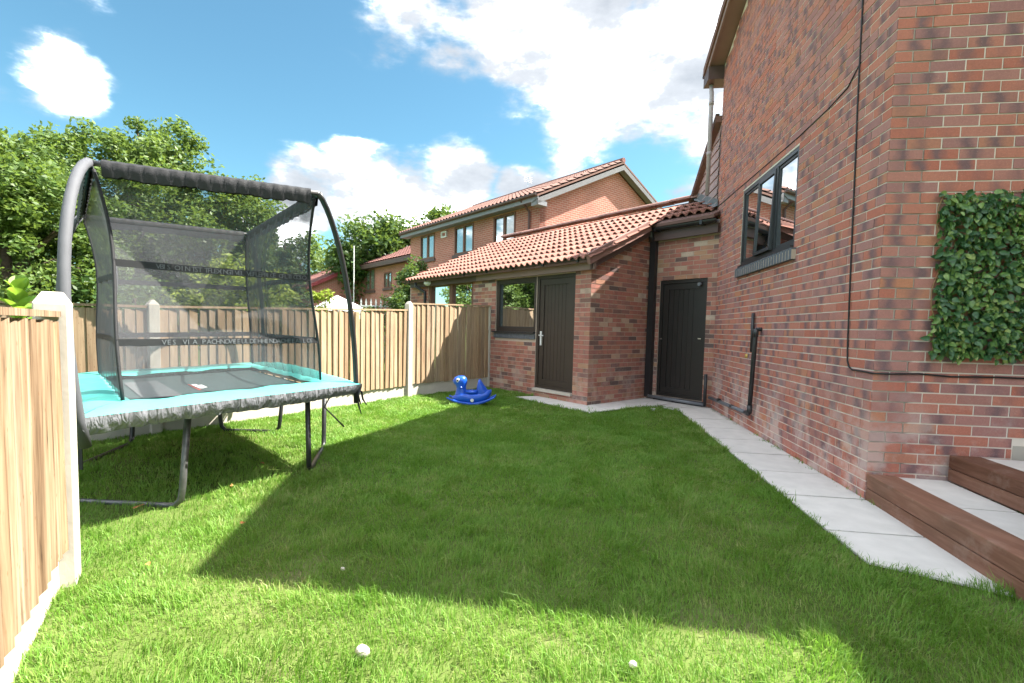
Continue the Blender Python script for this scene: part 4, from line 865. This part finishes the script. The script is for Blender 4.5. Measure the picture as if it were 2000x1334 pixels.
# ------------------------------------------------------------------ fences
def feather(mat, width=.115, near=True):
    a, b = (-.016, .002) if near else (.004, -.020)
    mb = MB(); mb.add([V(0, a, 0), V(width, b, 0), V(width, .012, 0), V(0, .012, 0), V(0, a, 1), V(width, b, 1), V(width, .012, 1), V(0, .012, 1)], [(0, 1, 5, 4), (1, 2, 6, 5), (3, 0, 4, 7), (4, 5, 6, 7), (0, 3, 2, 1), (2, 3, 7, 6)])
    return mb.mesh('board', mat)
def fence_run(T, A, B, zt0, zt1, zg, bme, front, pitch=.095, rail=True, rmat='board'):
    d = B - A; Ln = np.linalg.norm(d); e = d / Ln; nf = V(-e[1], e[0], 0); flip = nf @ front < 0
    n = max(1, round(Ln / pitch)); pt = Ln / n
    for k in range(n):
        x = (k + .0) * pt; zt = zt0 + (zt1 - zt0) * (k + .5) / n; zj = random.uniform(-.012, .004)
        p = A + e * x + front * (.014 + random.uniform(-.005, .005)) + Z * (zg + random.uniform(-.012, .004))
        ang = math.atan2(e[1], e[0])
        if (V(math.sin(ang), -math.cos(ang), 0) @ front) < 0: ang += math.pi; p = A + e * (x + pt) + front * .014 + Z * zg
        o = T.piece('board', bme, p, ang, (pt / .115 * random.uniform(.90, .97), 1, zt - zg + zj)); o.rotation_euler = (random.gauss(0, .004), random.gauss(0, .005), ang)
    mb = MB(); mb.add([A + Z * zg, B + Z * zg, B + Z * .0, A, A - front * .045 + Z * zg, B - front * .045 + Z * zg, B - front * .045, A - front * .045], [(0, 1, 2, 3), (0, 4, 5, 1), (7, 6, 5, 4)]); T.part('gravel_board', mb, M['concrete'])
    if rail:
        mb = MB(); a, b = A + Z * (zt0 + .004), B + Z * (zt1 + .004); o_ = front * .035; i_ = -front * .03
        mb.add([a + o_, b + o_, b + i_, a + i_, a + o_ + Z * .025, b + o_ + Z * .025, b + i_ + Z * .025, a + i_ + Z * .025], [(0, 1, 5, 4), (4, 5, 6, 7), (2, 3, 7, 6), (0, 3, 2, 1), (0, 4, 7, 3), (1, 2, 6, 5)]); T.part('capping_rail', mb, M[rmat])
    mb = MB()
    for z in (.35, 1.1): mb.box(A, e, -front, Z, 0, Ln, .001, .045, z, z + .06)
    T.part('cross_rail', mb, M['board'])
def conc_post(T, p, e, h, wd=.10, front=None):
    mb = MB(); s = np.cross(Z, e); hw = wd / 2
    vs = [p + e * a + s * b + Z * z for z in (-.05, h - .05) for (a, b) in ((-hw, -hw), (hw, -hw), (hw, hw), (-hw, hw))] + [p + e * a + s * b + Z * h for (a, b) in ((-hw * .25, -hw * .6), (hw * .25, -hw * .6), (hw * .25, hw * .6), (-hw * .25, hw * .6))]
    mb.add(vs, [(0, 1, 5, 4), (1, 2, 6, 5), (2, 3, 7, 6), (3, 0, 4, 7), (4, 5, 9, 8), (5, 6, 10, 9), (6, 7, 11, 10), (7, 4, 8, 11), (8, 9, 10, 11)]); bevel(T.part('post', mb, M['concrete']), .006, 2)
bf = Thing('back_fence', V(-1.76, 8.1, 0), 'long pale closeboard timber fence with concrete posts behind the trampoline', 'fence')
FB, FCc, FD_ = V(-3.771, 5.01, 0), V(-1.758, 8.095, 0), V(-.44, 9.60, 0)
e1 = (FCc - FB) / np.linalg.norm(FCc - FB); e2 = (FD_ - FCc) / np.linalg.norm(FD_ - FCc)
fr1 = V(e1[1], -e1[0], 0); fr2 = V(e2[1], -e2[0], 0)
bme = feather(M['board']); bme2 = feather(M['board_old'], near=False)
FA = FB - e1 * 3.0
fence_run(bf, FA, FB - e1 * .05, 1.30, 1.33, .20, bme, fr1, .10); conc_post(bf, FB, e1, 1.42)
fence_run(bf, FB + e1 * .05, FCc - e1 * .05, 1.335, 1.455, .20, bme, fr1, .098); conc_post(bf, FCc, e1, 1.62)
fence_run(bf, FCc + e2 * .05, FD_ - e2 * .06, 1.57, 1.625, .22, bme, fr2, .105)
mb = MB(); mb.box(FD_, e2, -fr2, Z, -.06, .0, -.03, .06, 0, 1.65); bf.part('end_post', mb, M['concrete'])
nf_ = Thing('near_fence', V(-2.036, 2.14, 0), 'close weathered closeboard fence panel with white concrete base at the left edge', 'fence')
NP = V(-2.045, 2.13, 0); ne = V(.556, -.831, 0); nfr = V(.831, .556, 0)
fence_run(nf_, NP + ne * 3.2, NP + ne * .06, 1.225, 1.215, .18, bme2, nfr, .098, rmat='board_old')
conc_post(nf_, NP, ne, 1.33, .115)

# ------------------------------------------------------------------ trampoline
tp = Thing('trampoline', V(-2.62, 4.1, 0), 'turquoise padded trampoline with grey safety net enclosure on black legs', 'trampoline')
NL, NR, FR, FL = V(-2.22, 2.42, .70), V(-1.27, 4.03, .71), V(-3.02, 5.80, .72), V(-3.97, 4.19, .70)
CT = (NL + NR + FR + FL) / 4
def inset(p, k): return CT + (p - CT) * k
outer = [NL, NR, FR, FL]; inner = [inset(p, .70) for p in outer]; frame_q = [inset(p, .90) for p in outer]
mb = MB(); mb.tube([p - Z * .06 for p in frame_q + frame_q[:1]], .028, 8); tp.part('frame', mb, M['metal_dark'], smooth=True)
def grid_patch(a, b, c, d, n, m, fn=None):
    vs = []
    for j in range(m + 1):
        for i in range(n + 1):
            s, t = i / n, j / m; p = (a * (1 - s) + b * s) * (1 - t) + (d * (1 - s) + c * s) * t
            vs.append(p + (fn(s, t) if fn else 0))
    return vs, [(j * (n + 1) + i, j * (n + 1) + i + 1, (j + 1) * (n + 1) + i + 1, (j + 1) * (n + 1) + i) for j in range(m) for i in range(n)]
mb = MB(); vs, fs = grid_patch(*inner, 20, 20, lambda s, t: Z * (-.035 - .02 * math.sin(math.pi * s) * math.sin(math.pi * t))); mb.add(vs, fs); mat_o = tp.part('jump_mat', mb, M['mat'], smooth=True)
def on_mat(s, t, dz=.004): a, b, c, d = inner; p = (a * (1 - s) + b * s) * (1 - t) + (d * (1 - s) + c * s) * t; return p + Z * (-.035 - .02 * math.sin(math.pi * s) * math.sin(math.pi * t) + dz)
mb = MB(); mb.poly([on_mat(.08, .2), on_mat(.27, .2), on_mat(.27, .85), on_mat(.08, .85)]); tp.part('mat_panel', mb, M['mat_panel'], mat_o)
mb = MB(); mb.poly([on_mat(.42, .42), on_mat(.45, .42), on_mat(.45, .60), on_mat(.42, .60)]); mb.poly([on_mat(.455, .44), on_mat(.475, .44), on_mat(.475, .56), on_mat(.455, .56)]); tp.part('printed_mark', mb, M['print_white'], mat_o)
mb = MB(); mb.poly([on_mat(.40, .36), on_mat(.415, .36), on_mat(.415, .62), on_mat(.40, .62)]); tp.part('printed_bar', mb, M['print_red'], mat_o)
names = ('near', 'right', 'far', 'left')
for k in range(4):
    a, b = outer[k], outer[(k + 1) % 4]; ia, ib = inner[k], inner[(k + 1) % 4]
    mb = MB(); rngk = np.random.default_rng(60 + k); ph = rngk.random(6) * 6
    def fn(s, t, ph=ph, k=k):
        crown = .030 * math.sin(math.pi * min(1, t * 1.0)) ** .6
        return Z * (crown + .005 * math.sin(s * 17 + ph[0]) * t + .003 * math.sin(s * 31 + ph[1]) + (.05 * math.sin(math.pi * s) * math.sin(math.pi * t) if k == 1 else 0))
    ka, kb = (ia, ib); oa, ob = a + (b - a) * .004, b - (b - a) * .004
    vs, fs = grid_patch(oa, ob, ib - (ib - ia) * .004, ia + (ib - ia) * .004, 40, 10, fn); mb.add(vs, fs); tp.part('pad', mb, M['pad'], smooth=True)
    # hanging skirt
    mb = MB(); outv = np.cross(b - a, Z); outv /= np.linalg.norm(outv)
    vs = []; n = 130; wnz = np.convolve(rngk.normal(0, .007, n + 5), np.ones(3) / 3, 'same')
    for j in range(5):
        for i in range(n + 1):
            s = i / n; p = a * (1 - s) + b * s; t = j / 4
            wv = wnz[i] + .002 * math.sin(s * 37 + ph[2] + 3 * t) + .002 * math.sin(s * 97 + ph[3] - 4 * t)
            drop = (.060 if k == 3 else .095) + .010 * math.sin(s * 7 + ph[5]) + .012 * math.sin(s * 3 + ph[0]) + wnz[i] * .5
            vs.append(p + outv * (.006 + wv * (t * (1.2 - .5 * t)) - .035 * t * t) - Z * (drop * t - .004 - .01 * math.sin(s * 17 + ph[0]) * 0))
    mb.add(vs, [(j * (n + 1) + i, j * (n + 1) + i + 1, (j + 1) * (n + 1) + i + 1, (j + 1) * (n + 1) + i) for j in range(4) for i in range(n)]); tp.part('skirt', mb, M['skirt'], smooth=True)
def U_leg(p, q, mat, tops=None):
    p, q = V(*p, .004), V(*q, .004); d = (q - p) / np.linalg.norm(q - p); ta, tb = p - d * .05, q + d * .05
    mb = MB(); mb.tube([V(ta[0], ta[1], .64), V(p[0], p[1], .12), p + d * .012 + Z * .045, p + d * .06, q - d * .06, q - d * .012 + Z * .045, V(q[0], q[1], .12), V(tb[0], tb[1], .64)], .021, 8); return tp.part('leg', mb, mat, smooth=True)
U_leg((-2.127, 3.052), (-2.95, 3.10), M['metal_worn']); U_leg((-1.642, 3.845), (-1.84, 4.66), M['metal_dark']); U_leg((-3.70, 4.62), (-3.52, 3.80), M['metal_dark']); U_leg((-3.22, 5.25), (-2.56, 5.25), M['metal_dark'])
TOP = [V(-2.57, 2.93, 2.15), V(-1.42, 3.50, 2.15), V(-2.87, 5.20, 2.15), V(-3.90, 4.35, 2.12)]
def bez(p, c1, c2, q, n=14): return [p * (1 - t) ** 3 + c1 * 3 * t * (1 - t) ** 2 + c2 * 3 * t * t * (1 - t) + q * t ** 3 for t in np.linspace(0, 1, n)]
for k in range(4):
    b0 = inset(outer[k], .965) - Z * .16; tq = TOP[k]; outk = (b0 - CT); outk[2] = 0; outk /= np.linalg.norm(outk)
    c1 = V(b0[0], b0[1], 1.25) + outk * (.24 if k == 0 else .12); c2 = V(b0[0], b0[1], 1.9) * .75 + tq * .25 + outk * (.14 if k == 0 else .06); c2[2] = 1.98
    if k == 1: c1 = V(b0[0], b0[1], 1.4); c2 = tq * .6 + V(b0[0], b0[1], 1.9) * .4
    path = bez(b0, c1, c2, tq); mb = MB(); mb.tube(path, .027 if k in (0, 3) else .021, 12); po = tp.part('pole', mb, M['foam'] if k in (0, 3) else M['metal_dark'], smooth=True)
    if k in (0,): mb = MB(); mb.tube([path[4] , path[4] * .9 + path[5] * .1], .0285, 12); tp.part('sleeve_seam', mb, M['black_fabric'], po)
for k in range(4):   # top rails with fabric wraps
    a, b = TOP[k], TOP[(k + 1) % 4]; mb = MB(); mb.tube([a, b], .018, 8); rail = tp.part('top_rail', mb, M['metal_worn'], smooth=True)
    d = (b - a); Lr_ = np.linalg.norm(d); e = d / Lr_; side = np.cross(e, Z); mb = MB(); n = 60; vs = []
    s0, s1 = (.05, .96) if k == 0 else (.03, .97)
    prof = [(.016, -.078), (.024, -.035), (.025, .008), (0, .027), (-.025, .008), (-.024, -.035), (-.016, -.078)]; m = len(prof)
    rr = np.random.default_rng(80 + k); 
    for i in range(n + 1):
        s = s0 + (s1 - s0) * i / n; dz = rr.normal(0, .003) + .004 * math.sin(i * .37 + k * 2)
        for (x, z) in prof: vs.append(a + d * s + side * (x + .005 * math.sin(i * 1.7 + z * 40)) + Z * (z + (dz if z < -.07 else 0)))
    mb.add(vs, [(i * m + j, i * m + j + 1, (i + 1) * m + j + 1, (i + 1) * m + j) for i in range(n) for j in range(m - 1)]); tp.part('rail_wrap', mb, M['black_fabric'], rail, smooth=True)
netbot = [inset(p, .735) + Z * .03 for p in outer]; netbot[0] = inset(outer[0], .76) + Z * .03
def net_pt(k, s, t):
    a, b = netbot[k], netbot[(k + 1) % 4]; c, d = inset(TOP[(k + 1) % 4], .97), inset(TOP[k], .97); c = V(c[0], c[1], TOP[(k + 1) % 4][2] - .03); d = V(d[0], d[1], TOP[k][2] - .03)
    p = (a * (1 - s) + b * s) * (1 - t) + (d * (1 - s) + c * s) * t
    ctr = V(CT[0], CT[1], p[2]); inw = ctr - p; inw /= np.linalg.norm(inw) + 1e-6
    sag = .10 * math.sin(math.pi * t) * (.6 + .4 * math.sin(math.pi * s)) - .03 * math.sin(2 * math.pi * t)
    return p + inw * sag
for k in range(4):
    mb = MB(); n, m = 24, 24; vs = [net_pt(k, i / n, j / m) + (.006 * math.sin(i * 2.1 + k)) * V(1, 1, 0) for j in range(m + 1) for i in range(n + 1)]
    mb.add(vs, [(j * (n + 1) + i, j * (n + 1) + i + 1, (j + 1) * (n + 1) + i + 1, (j + 1) * (n + 1) + i) for j in range(m) for i in range(n)]); tp.part('net_panel', mb, M['net'], smooth=True)
    mb = MB(); mb.tube([net_pt(k, 0, t) for t in np.linspace(0, 1, 16)], .010, 6); tp.part('net_seam', mb, M['black_fabric'], smooth=True)
outN = np.cross(NR - NL, Z); outN /= np.linalg.norm(outN)
for k in range(4):
    for t0, hh in ((.245, .022), (.60, .022)):
        mb = MB(); n = 24; off = (net_pt(k, .5, t0) - V(CT[0], CT[1], net_pt(k, .5, t0)[2])); off /= np.linalg.norm(off); vs = []
        for i in range(n + 1):
            p = net_pt(k, i / n, t0) + off * .006; vs += [p - Z * hh, p + Z * hh]
        mb.add(vs, [(2 * i, 2 * i + 2, 2 * i + 3, 2 * i + 1) for i in range(n)]); band = tp.part('net_band', mb, M['black_fabric'], smooth=True)
        if k == 0:   # pale lettering along the band, letter by letter on the curved band
            words = 'VBIS O IN TST TFLEXINGTIVEL VEFLEPRICE CFLTICOSO' if t0 > .5 else 'VES VIA PACHNOWEEULDEHHENDACHEEALLOS'
            lm = MB()
            for ci, ch in enumerate(words):
                if ch == ' ': continue
                sfr = .17 + .80 * ci / len(words); p = net_pt(0, sfr, t0) + off * .010; q = net_pt(0, sfr + .01, t0) + off * .010; e = (q - p) / np.linalg.norm(q - p)
                cu = bpy.data.curves.new('glyph', 'FONT'); cu.body = ch; cu.size = .046; cu.resolution_u = 2; o = bpy.data.objects.new('glyph', cu); COL.objects.link(o)
                gm = bpy.data.meshes.new_from_object(o); lm.add([p - Z * .016 + e * v.co[0] + Z * v.co[1] for v in gm.vertices], [tuple(f.vertices) for f in gm.polygons])
                bpy.data.objects.remove(o); bpy.data.curves.remove(cu); bpy.data.meshes.remove(gm)
            tp.part('lettering', lm, M['print_grey'], band, kind='stuff')
# straps
mb = MB(); a = V(-2.50, 2.80, 0)
sp0 = V(-2.82, 3.09, 0)
mb.box(sp0, rotx := az(110), az(20), Z, -.02, .02, -.002, .002, .22, .62); so = tp.part('hanging_strap', mb, M['black_fabric'])
mb = MB(); frame_box(mb, sp0, az(110), -az(20), -.028, .028, .50, .55, .006, .003, .010); tp.part('buckle', mb, M['brass'], so)
for (x, y, l) in ((-1.36, 4.20, .13), (-1.30, 4.12, .12), (-1.33, 4.10, .2), (-1.86, 4.72, .22), (-2.9, 5.4, .25), (-2.65, 5.3, .2)):
    mb = MB(); mb.tube([V(x, y, .64), V(x + .01, y + .01, .64 - l * .6), V(x + .03 + random.uniform(-.03, .03), y, .64 - l)], [.010, .009, .004], 5); tp.part('tie', mb, M['black_fabric'])
mb = MB(); mb.tube([V(-1.66, 4.52, .64), V(-1.74, 4.42, .44), V(-1.62, 4.60, .22)], .008, 5); tp.part('tie', mb, M['black_fabric'])

# ------------------------------------------------------------------ blue rocking toy
ty = Thing('rocking_toy', V(-.62, 7.42, 0), 'blue plastic animal rocker toy on the grass by the outbuilding', 'toy')
dx, dy = az(93), az(3)   # head toward -dx
TO = V(-.62, 7.42, .02)
def tpnt(x, y, z): return TO + dx * x + dy * y + Z * z
def loft(sections, n=16, power=2.6):
    "closed body lofted through superellipse sections (x, zc, half width, half height)"
    vs = []
    for (x, zc, hw, hh) in sections:
        for k in range(n):
            a = 2 * math.pi * k / n; ca, sa = math.cos(a), math.sin(a); vs.append(tpnt(x, hw * math.copysign(abs(ca) ** (2 / power), ca), zc + hh * math.copysign(abs(sa) ** (2 / power), sa)))
    m = len(sections); fs = [(i * n + k, i * n + (k + 1) % n, (i + 1) * n + (k + 1) % n, (i + 1) * n + k) for i in range(m - 1) for k in range(n)] + [tuple(range(n - 1, -1, -1)), tuple((m - 1) * n + k for k in range(n))]
    return vs, fs
mb = MB()   # hull with rocker runners
vs, fs = loft([(-.30, .085, .05, .025), (-.24, .085, .10, .05), (-.14, .10, .12, .085), (0, .085, .13, .08), (.14, .10, .12, .085), (.24, .14, .10, .08), (.31, .19, .06, .04)]); mb.add(vs, fs)
for sgn in (-1, 1):
    pts = [tpnt(x, sgn * .115, .012 + .62 * x * x + (.10 * max(0, x - .1))) for x in np.linspace(-.37, .38, 18)]; rs = [.012 + .012 * math.sin(math.pi * i / 17) ** .5 for i in range(18)]; mb.tube(pts, rs, 8)
body = tp2 = ty.part('body', mb, M['toy_blue'], smooth=True)
mb = MB(); vs = []
n = 14
for (x, z, hx, hy) in ((-.14, .10, .11, .10), (-.145, .17, .085, .085), (-.15, .235, .065, .07), (-.155, .275, .07, .075), (-.17, .32, .10, .085), (-.175, .36, .105, .088), (-.165, .405, .08, .07), (-.155, .43, .035, .03)):
    for k in range(n): a = 2 * math.pi * k / n; vs.append(tpnt(x + hx * math.cos(a) - (.02 if math.cos(a) < -.5 else 0), hy * math.sin(a), z))
mb.add(vs, [(i * n + k, i * n + (k + 1) % n, (i + 1) * n + (k + 1) % n, (i + 1) * n + k) for i in range(7) for k in range(n)] + [tuple(7 * n + k for k in range(n))]); ty.part('head', mb, M['toy_blue'], smooth=True)
for sgn in (-1, 1):
    c = tpnt(-.205, sgn * .074, .365); mb = MB()
    def ball(mb, c, r, sx=1, sy=.5, sz=1.2):
        vs = [c + dx * r * sx * math.sin(t) * math.cos(p) + dy * r * sy * math.sin(t) * math.sin(p) + Z * r * sz * math.cos(t) for t in np.linspace(.01, math.pi - .01, 7) for p in np.linspace(0, 2 * math.pi, 11)[:-1]]
        mb.add(vs, [(i * 10 + k, i * 10 + (k + 1) % 10, (i + 1) * 10 + (k + 1) % 10, (i + 1) * 10 + k) for i in range(6) for k in range(10)])
    ball(mb, c, .030); eye = ty.part('eye', mb, M['white'], smooth=True)
    mb = MB(); ball(mb, c + dy * sgn * .012 + dx * -.006, .014); ty.part('pupil', mb, M['toy_dark'], eye, smooth=True)
mb = MB(); vs, fs = loft([(-.08, .19, .09, .022), (.0, .185, .10, .03), (.10, .19, .10, .03)]); mb.add(vs, fs); ty.part('seat', mb, M['toy_blue'], smooth=True)
mb = MB(); vs = []
for (z, x0, x1, hy) in ((.12, .07, .30, .10), (.20, .075, .27, .10), (.28, .085, .21, .095), (.35, .10, .16, .08), (.385, .11, .14, .05)):
    for k in range(12): a = 2 * math.pi * k / 12; vs.append(tpnt((x0 + x1) / 2 + (x1 - x0) / 2 * math.cos(a), hy * math.sin(a), z))
mb.add(vs, [(i * 12 + k, i * 12 + (k + 1) % 12, (i + 1) * 12 + (k + 1) % 12, (i + 1) * 12 + k) for i in range(4) for k in range(12)] + [tuple(48 + k for k in range(12))]); ty.part('backrest', mb, M['toy_blue'], smooth=True)
mb = MB(); mb.tube([tpnt(-.15, -.14, .26), tpnt(-.15, .14, .26)], .014, 8); ty.part('handle', mb, M['toy_blue'], smooth=True)
mb = MB(); mb.tube([tpnt(.03, -.128, .07), tpnt(.03, -.142, .07)], .026, 12); ty.part('sticker', mb, M['white'])

# ------------------------------------------------------------------ grass
def inside(poly, x, y):
    c = np.zeros(len(x), bool); n = len(poly)
    for i in range(n):
        x0, y0, x1, y1 = poly[i][0], poly[i][1], poly[(i + 1) % n][0], poly[(i + 1) % n][1]
        hit = ((y0 > y) != (y1 > y)) & (x < (x1 - x0) * (y - y0) / (y1 - y0 + 1e-12) + x0); c ^= hit
    return c
lawn = [V(-.55, -1.2, 0), V(2.0, -1.2, 0), HF + dr * 4.0, HF + dr * 1.7, H(0, .0, 0), H(4.4, 0, 0), G(-1.25, 1.6, 0), G(0, 1.6, 0), G(0, 0, 0), G(2.66, .0, 0), FD_, FCc, FB, FA, V(-3.4, 2.2, 0), V(-2.06, 2.15, 0)]
def vnoise(x, y, sc, seed):
    r = np.random.default_rng(seed); g = r.random((64, 64)); fx, fy = x * sc, y * sc; ix, iy = np.floor(fx).astype(int), np.floor(fy).astype(int); tx, ty_ = fx - ix, fy - iy
    tx, ty_ = tx * tx * (3 - 2 * tx), ty_ * ty_ * (3 - 2 * ty_); q = lambda a, b: g[a % 64, b % 64]
    return (q(ix, iy) * (1 - tx) + q(ix + 1, iy) * tx) * (1 - ty_) + (q(ix, iy + 1) * (1 - tx) + q(ix + 1, iy + 1) * tx) * ty_
def blades(n, y0, y1, wid, seed, hs=1.0):
    r = np.random.default_rng(seed); y = r.uniform(y0, y1, n); x = r.uniform(-4.4, 3.3, n)
    vis = (np.abs(x) < (y + .35) * 1.16 + .1) if y0 > -.1 else np.ones(n, bool)
    ok = inside(lawn, x, y) & vis
    edge = np.zeros(n, bool)
    for b in PATH_POLYS:
        jx, jy = x + r.normal(0, .022, n), y + r.normal(0, .022, n); ok &= ~inside(b, jx, jy)
        c_ = sum(b) / len(b); edge |= inside([c_ + (p - c_) * (1 + .09 / np.linalg.norm(p - c_)) for p in b], x, y) | inside(b, x + .06, y) | inside(b, x, y + .06)
    cl = vnoise(x, y, 5, 1) * .5 + vnoise(x, y, 13, 2) * .5; under = inside([V(-2.1, 2.5, 0), V(-1.4, 3.95, 0), V(-3.0, 5.6, 0), V(-3.8, 4.2, 0)], x, y); keep = r.random(n) < (.45 + .9 * cl) * np.where(under, .5, 1); ok &= keep
    x, y, cl = x[ok], y[ok], cl[ok]; n = len(x)
    h = .76 * (.018 + .032 * r.random(n) ** 1.5 + .055 * np.clip(cl - .45, 0, 1) * 2) * hs * (.75 + .5 * vnoise(x, y, 1.7, 8)); tall = r.random(n) < .02; h[tall] *= 1.8
    h[edge[ok]] *= 1.35
    a = r.uniform(0, 2 * np.pi, n); lean = np.abs(r.normal(.55, .35, n)); fa = vnoise(x, y, 3.1, 5) * 9 + r.normal(0, 1.1, n)
    lx, ly = np.cos(fa) * lean, np.sin(fa) * lean; wx, wy = np.cos(a) * wid, np.sin(a) * wid
    v = np.zeros((n, 5, 3)); z0 = np.full(n, -.002)
    v[:, 0] = np.c_[x - wx, y - wy, z0]; v[:, 1] = np.c_[x + wx, y + wy, z0]
    m = .55; v[:, 2] = np.c_[x + wx * .8 + lx * h * .3, y + wy * .8 + ly * h * .3, h * m]; v[:, 3] = np.c_[x - wx * .8 + lx * h * .3, y - wy * .8 + ly * h * .3, h * m]
    v[:, 4] = np.c_[x + lx * h, y + ly * h, h * (1 - .28 * np.clip(lean, 0, 1.6))]
    return v
vv = np.concatenate([blades(210000, 1.0, 3.2, .0017, 1), blades(240000, 3.2, 6.0, .0026, 2), blades(190000, 6.0, 9.7, .0036, 3), blades(22000, -1.0, 1.0, .003, 4)])
rw = np.random.default_rng(77); wl = []
for k in range(26):
    c = H(rw.uniform(-.1, 4.0), -.015 - abs(rw.normal(0, .012)), 0); m_ = rw.integers(5, 22); b = blades(400, 1.5, 2.0, .0022, 500 + k)[:m_].copy()
    ctr = b[:, :2].mean((1))[:, None, :]; b = b - ctr * np.array([1, 1, 0]); b *= rw.uniform(.5, 1.1); b += (c + np.c_[rw.normal(0, .025, len(b)), rw.normal(0, .025, len(b)), np.full(len(b), .012)])[:, None, :]; wl.append(b)
vv = np.concatenate([vv] + wl)
nb_ = len(vv); me = bpy.data.meshes.new('grass'); me.vertices.add(nb_ * 5); me.vertices.foreach_set('co', vv.astype(np.float32).ravel())
idx = np.arange(nb_)[:, None] * 5; loops = np.concatenate([idx + 0, idx + 1, idx + 2, idx + 3, idx + 3, idx + 2, idx + 4], 1).astype(np.int32)
me.loops.add(nb_ * 7); me.loops.foreach_set('vertex_index', loops.ravel()); me.polygons.add(nb_ * 2)
ls = np.empty((nb_, 2), np.int32); ls[:, 0] = np.arange(nb_) * 7; ls[:, 1] = ls[:, 0] + 4; lt = np.tile(np.array([4, 3], np.int32), nb_)
me.polygons.foreach_set('loop_start', ls.ravel()); me.polygons.foreach_set('loop_total', lt); me.materials.append(M['grass']); me.update()
link('grass', me, None, 'stuff', 'short tufted green lawn grass', 'grass')

# stones, fallen leaves, daisies
def stone(x, y, r, label, seed):
    rg = np.random.default_rng(seed); mb = MB(); n, m = 10, 7; vs = []
    for i in range(m):
        t = math.pi * (i + .02) / (m - .96)
        for k in range(n): p = 2 * math.pi * k / n; q = r * (1 + rg.uniform(-.16, .16)); vs.append(V(q * math.sin(t) * math.cos(p) * 1.0, q * .8 * math.sin(t) * math.sin(p), q * .85 * math.cos(t)))
    mb.add(vs, [(i * n + k, (i + 1) * n + k, (i + 1) * n + (k + 1) % n, i * n + (k + 1) % n) for i in range(m - 1) for k in range(n)]); link('stone', mb.mesh('stone', M['stone'], None, True), None, None, label, 'stone', 'stones on the lawn', V(x, y, r * .75 + .018))
stone(-.515, 1.66, .026, 'larger pale stone lying on the sunlit grass', 1); stone(.458, 1.635, .016, 'smaller pale stone lying on the sunlit grass toward the path', 2); stone(-.80, 2.26, .011, 'tiny pale pebble on the grass at the shadow edge', 3)
def litter(x, y, s, label, seed):
    rg = np.random.default_rng(seed); mb = MB(); n = 7; vs = [V(0, 0, .004)]
    for k in range(n): a = 2 * math.pi * k / n; q = s * rg.uniform(.6, 1.1); vs.append(V(q * math.cos(a), q * .6 * math.sin(a), rg.uniform(-.004, .012)))
    mb.add(vs, [(0, 1 + k, 1 + (k + 1) % n) for k in range(n)]); o = link('fallen_leaf', mb.mesh('fallen_leaf', M['fallen']), None, None, label, 'leaf', 'fallen leaves on the lawn', V(x, y, .045)); o.rotation_euler = (.3, .2, seed)
litter(-2.32, 2.93, .032, 'orange leaf lying below the trampoline edge', 4); litter(-1.98, 3.35, .022, 'tan leaf under the trampoline behind the bright leg', 5); litter(-2.05, 3.9, .024, 'orange leaf in the trampoline shadow', 6); litter(-1.55, 2.72, .018, 'tan leaf on the sunlit lawn right of the bright leg', 7); litter(-1.72, 2.22, .018, 'orange leaf beside the near fence post', 8)
dm = MB(); n = 9
dm.tube([V(0, 0, 0), V(.004, .002, .045)], .0012, 4)
for k in range(n):
    a = 2 * math.pi * k / n; c, q = V(math.cos(a), math.sin(a), 0), V(-math.sin(a), math.cos(a), 0); o_ = V(.004, .002, .046)
    dm.poly([o_ + c * .003, o_ + c * .009 + q * .003, o_ + c * .014 + Z * .002, o_ + c * .009 - q * .003])
dme = dm.mesh('daisy', M['print_white'])
for (u, v) in ((-1.02, .52), (-.98, .44), (-1.10, .47), (-.93, .50), (-1.05, .40), (-1.13, .55), (-.97, .58)):
    p = G(u, v, 0); p = V(2.42 + u * .25, 7.0 + v * .4, 0); link('daisy', dme, None, None, 'tiny white daisy in the grass where the path turns to the passage door', 'flower', 'daisies by the path', p)
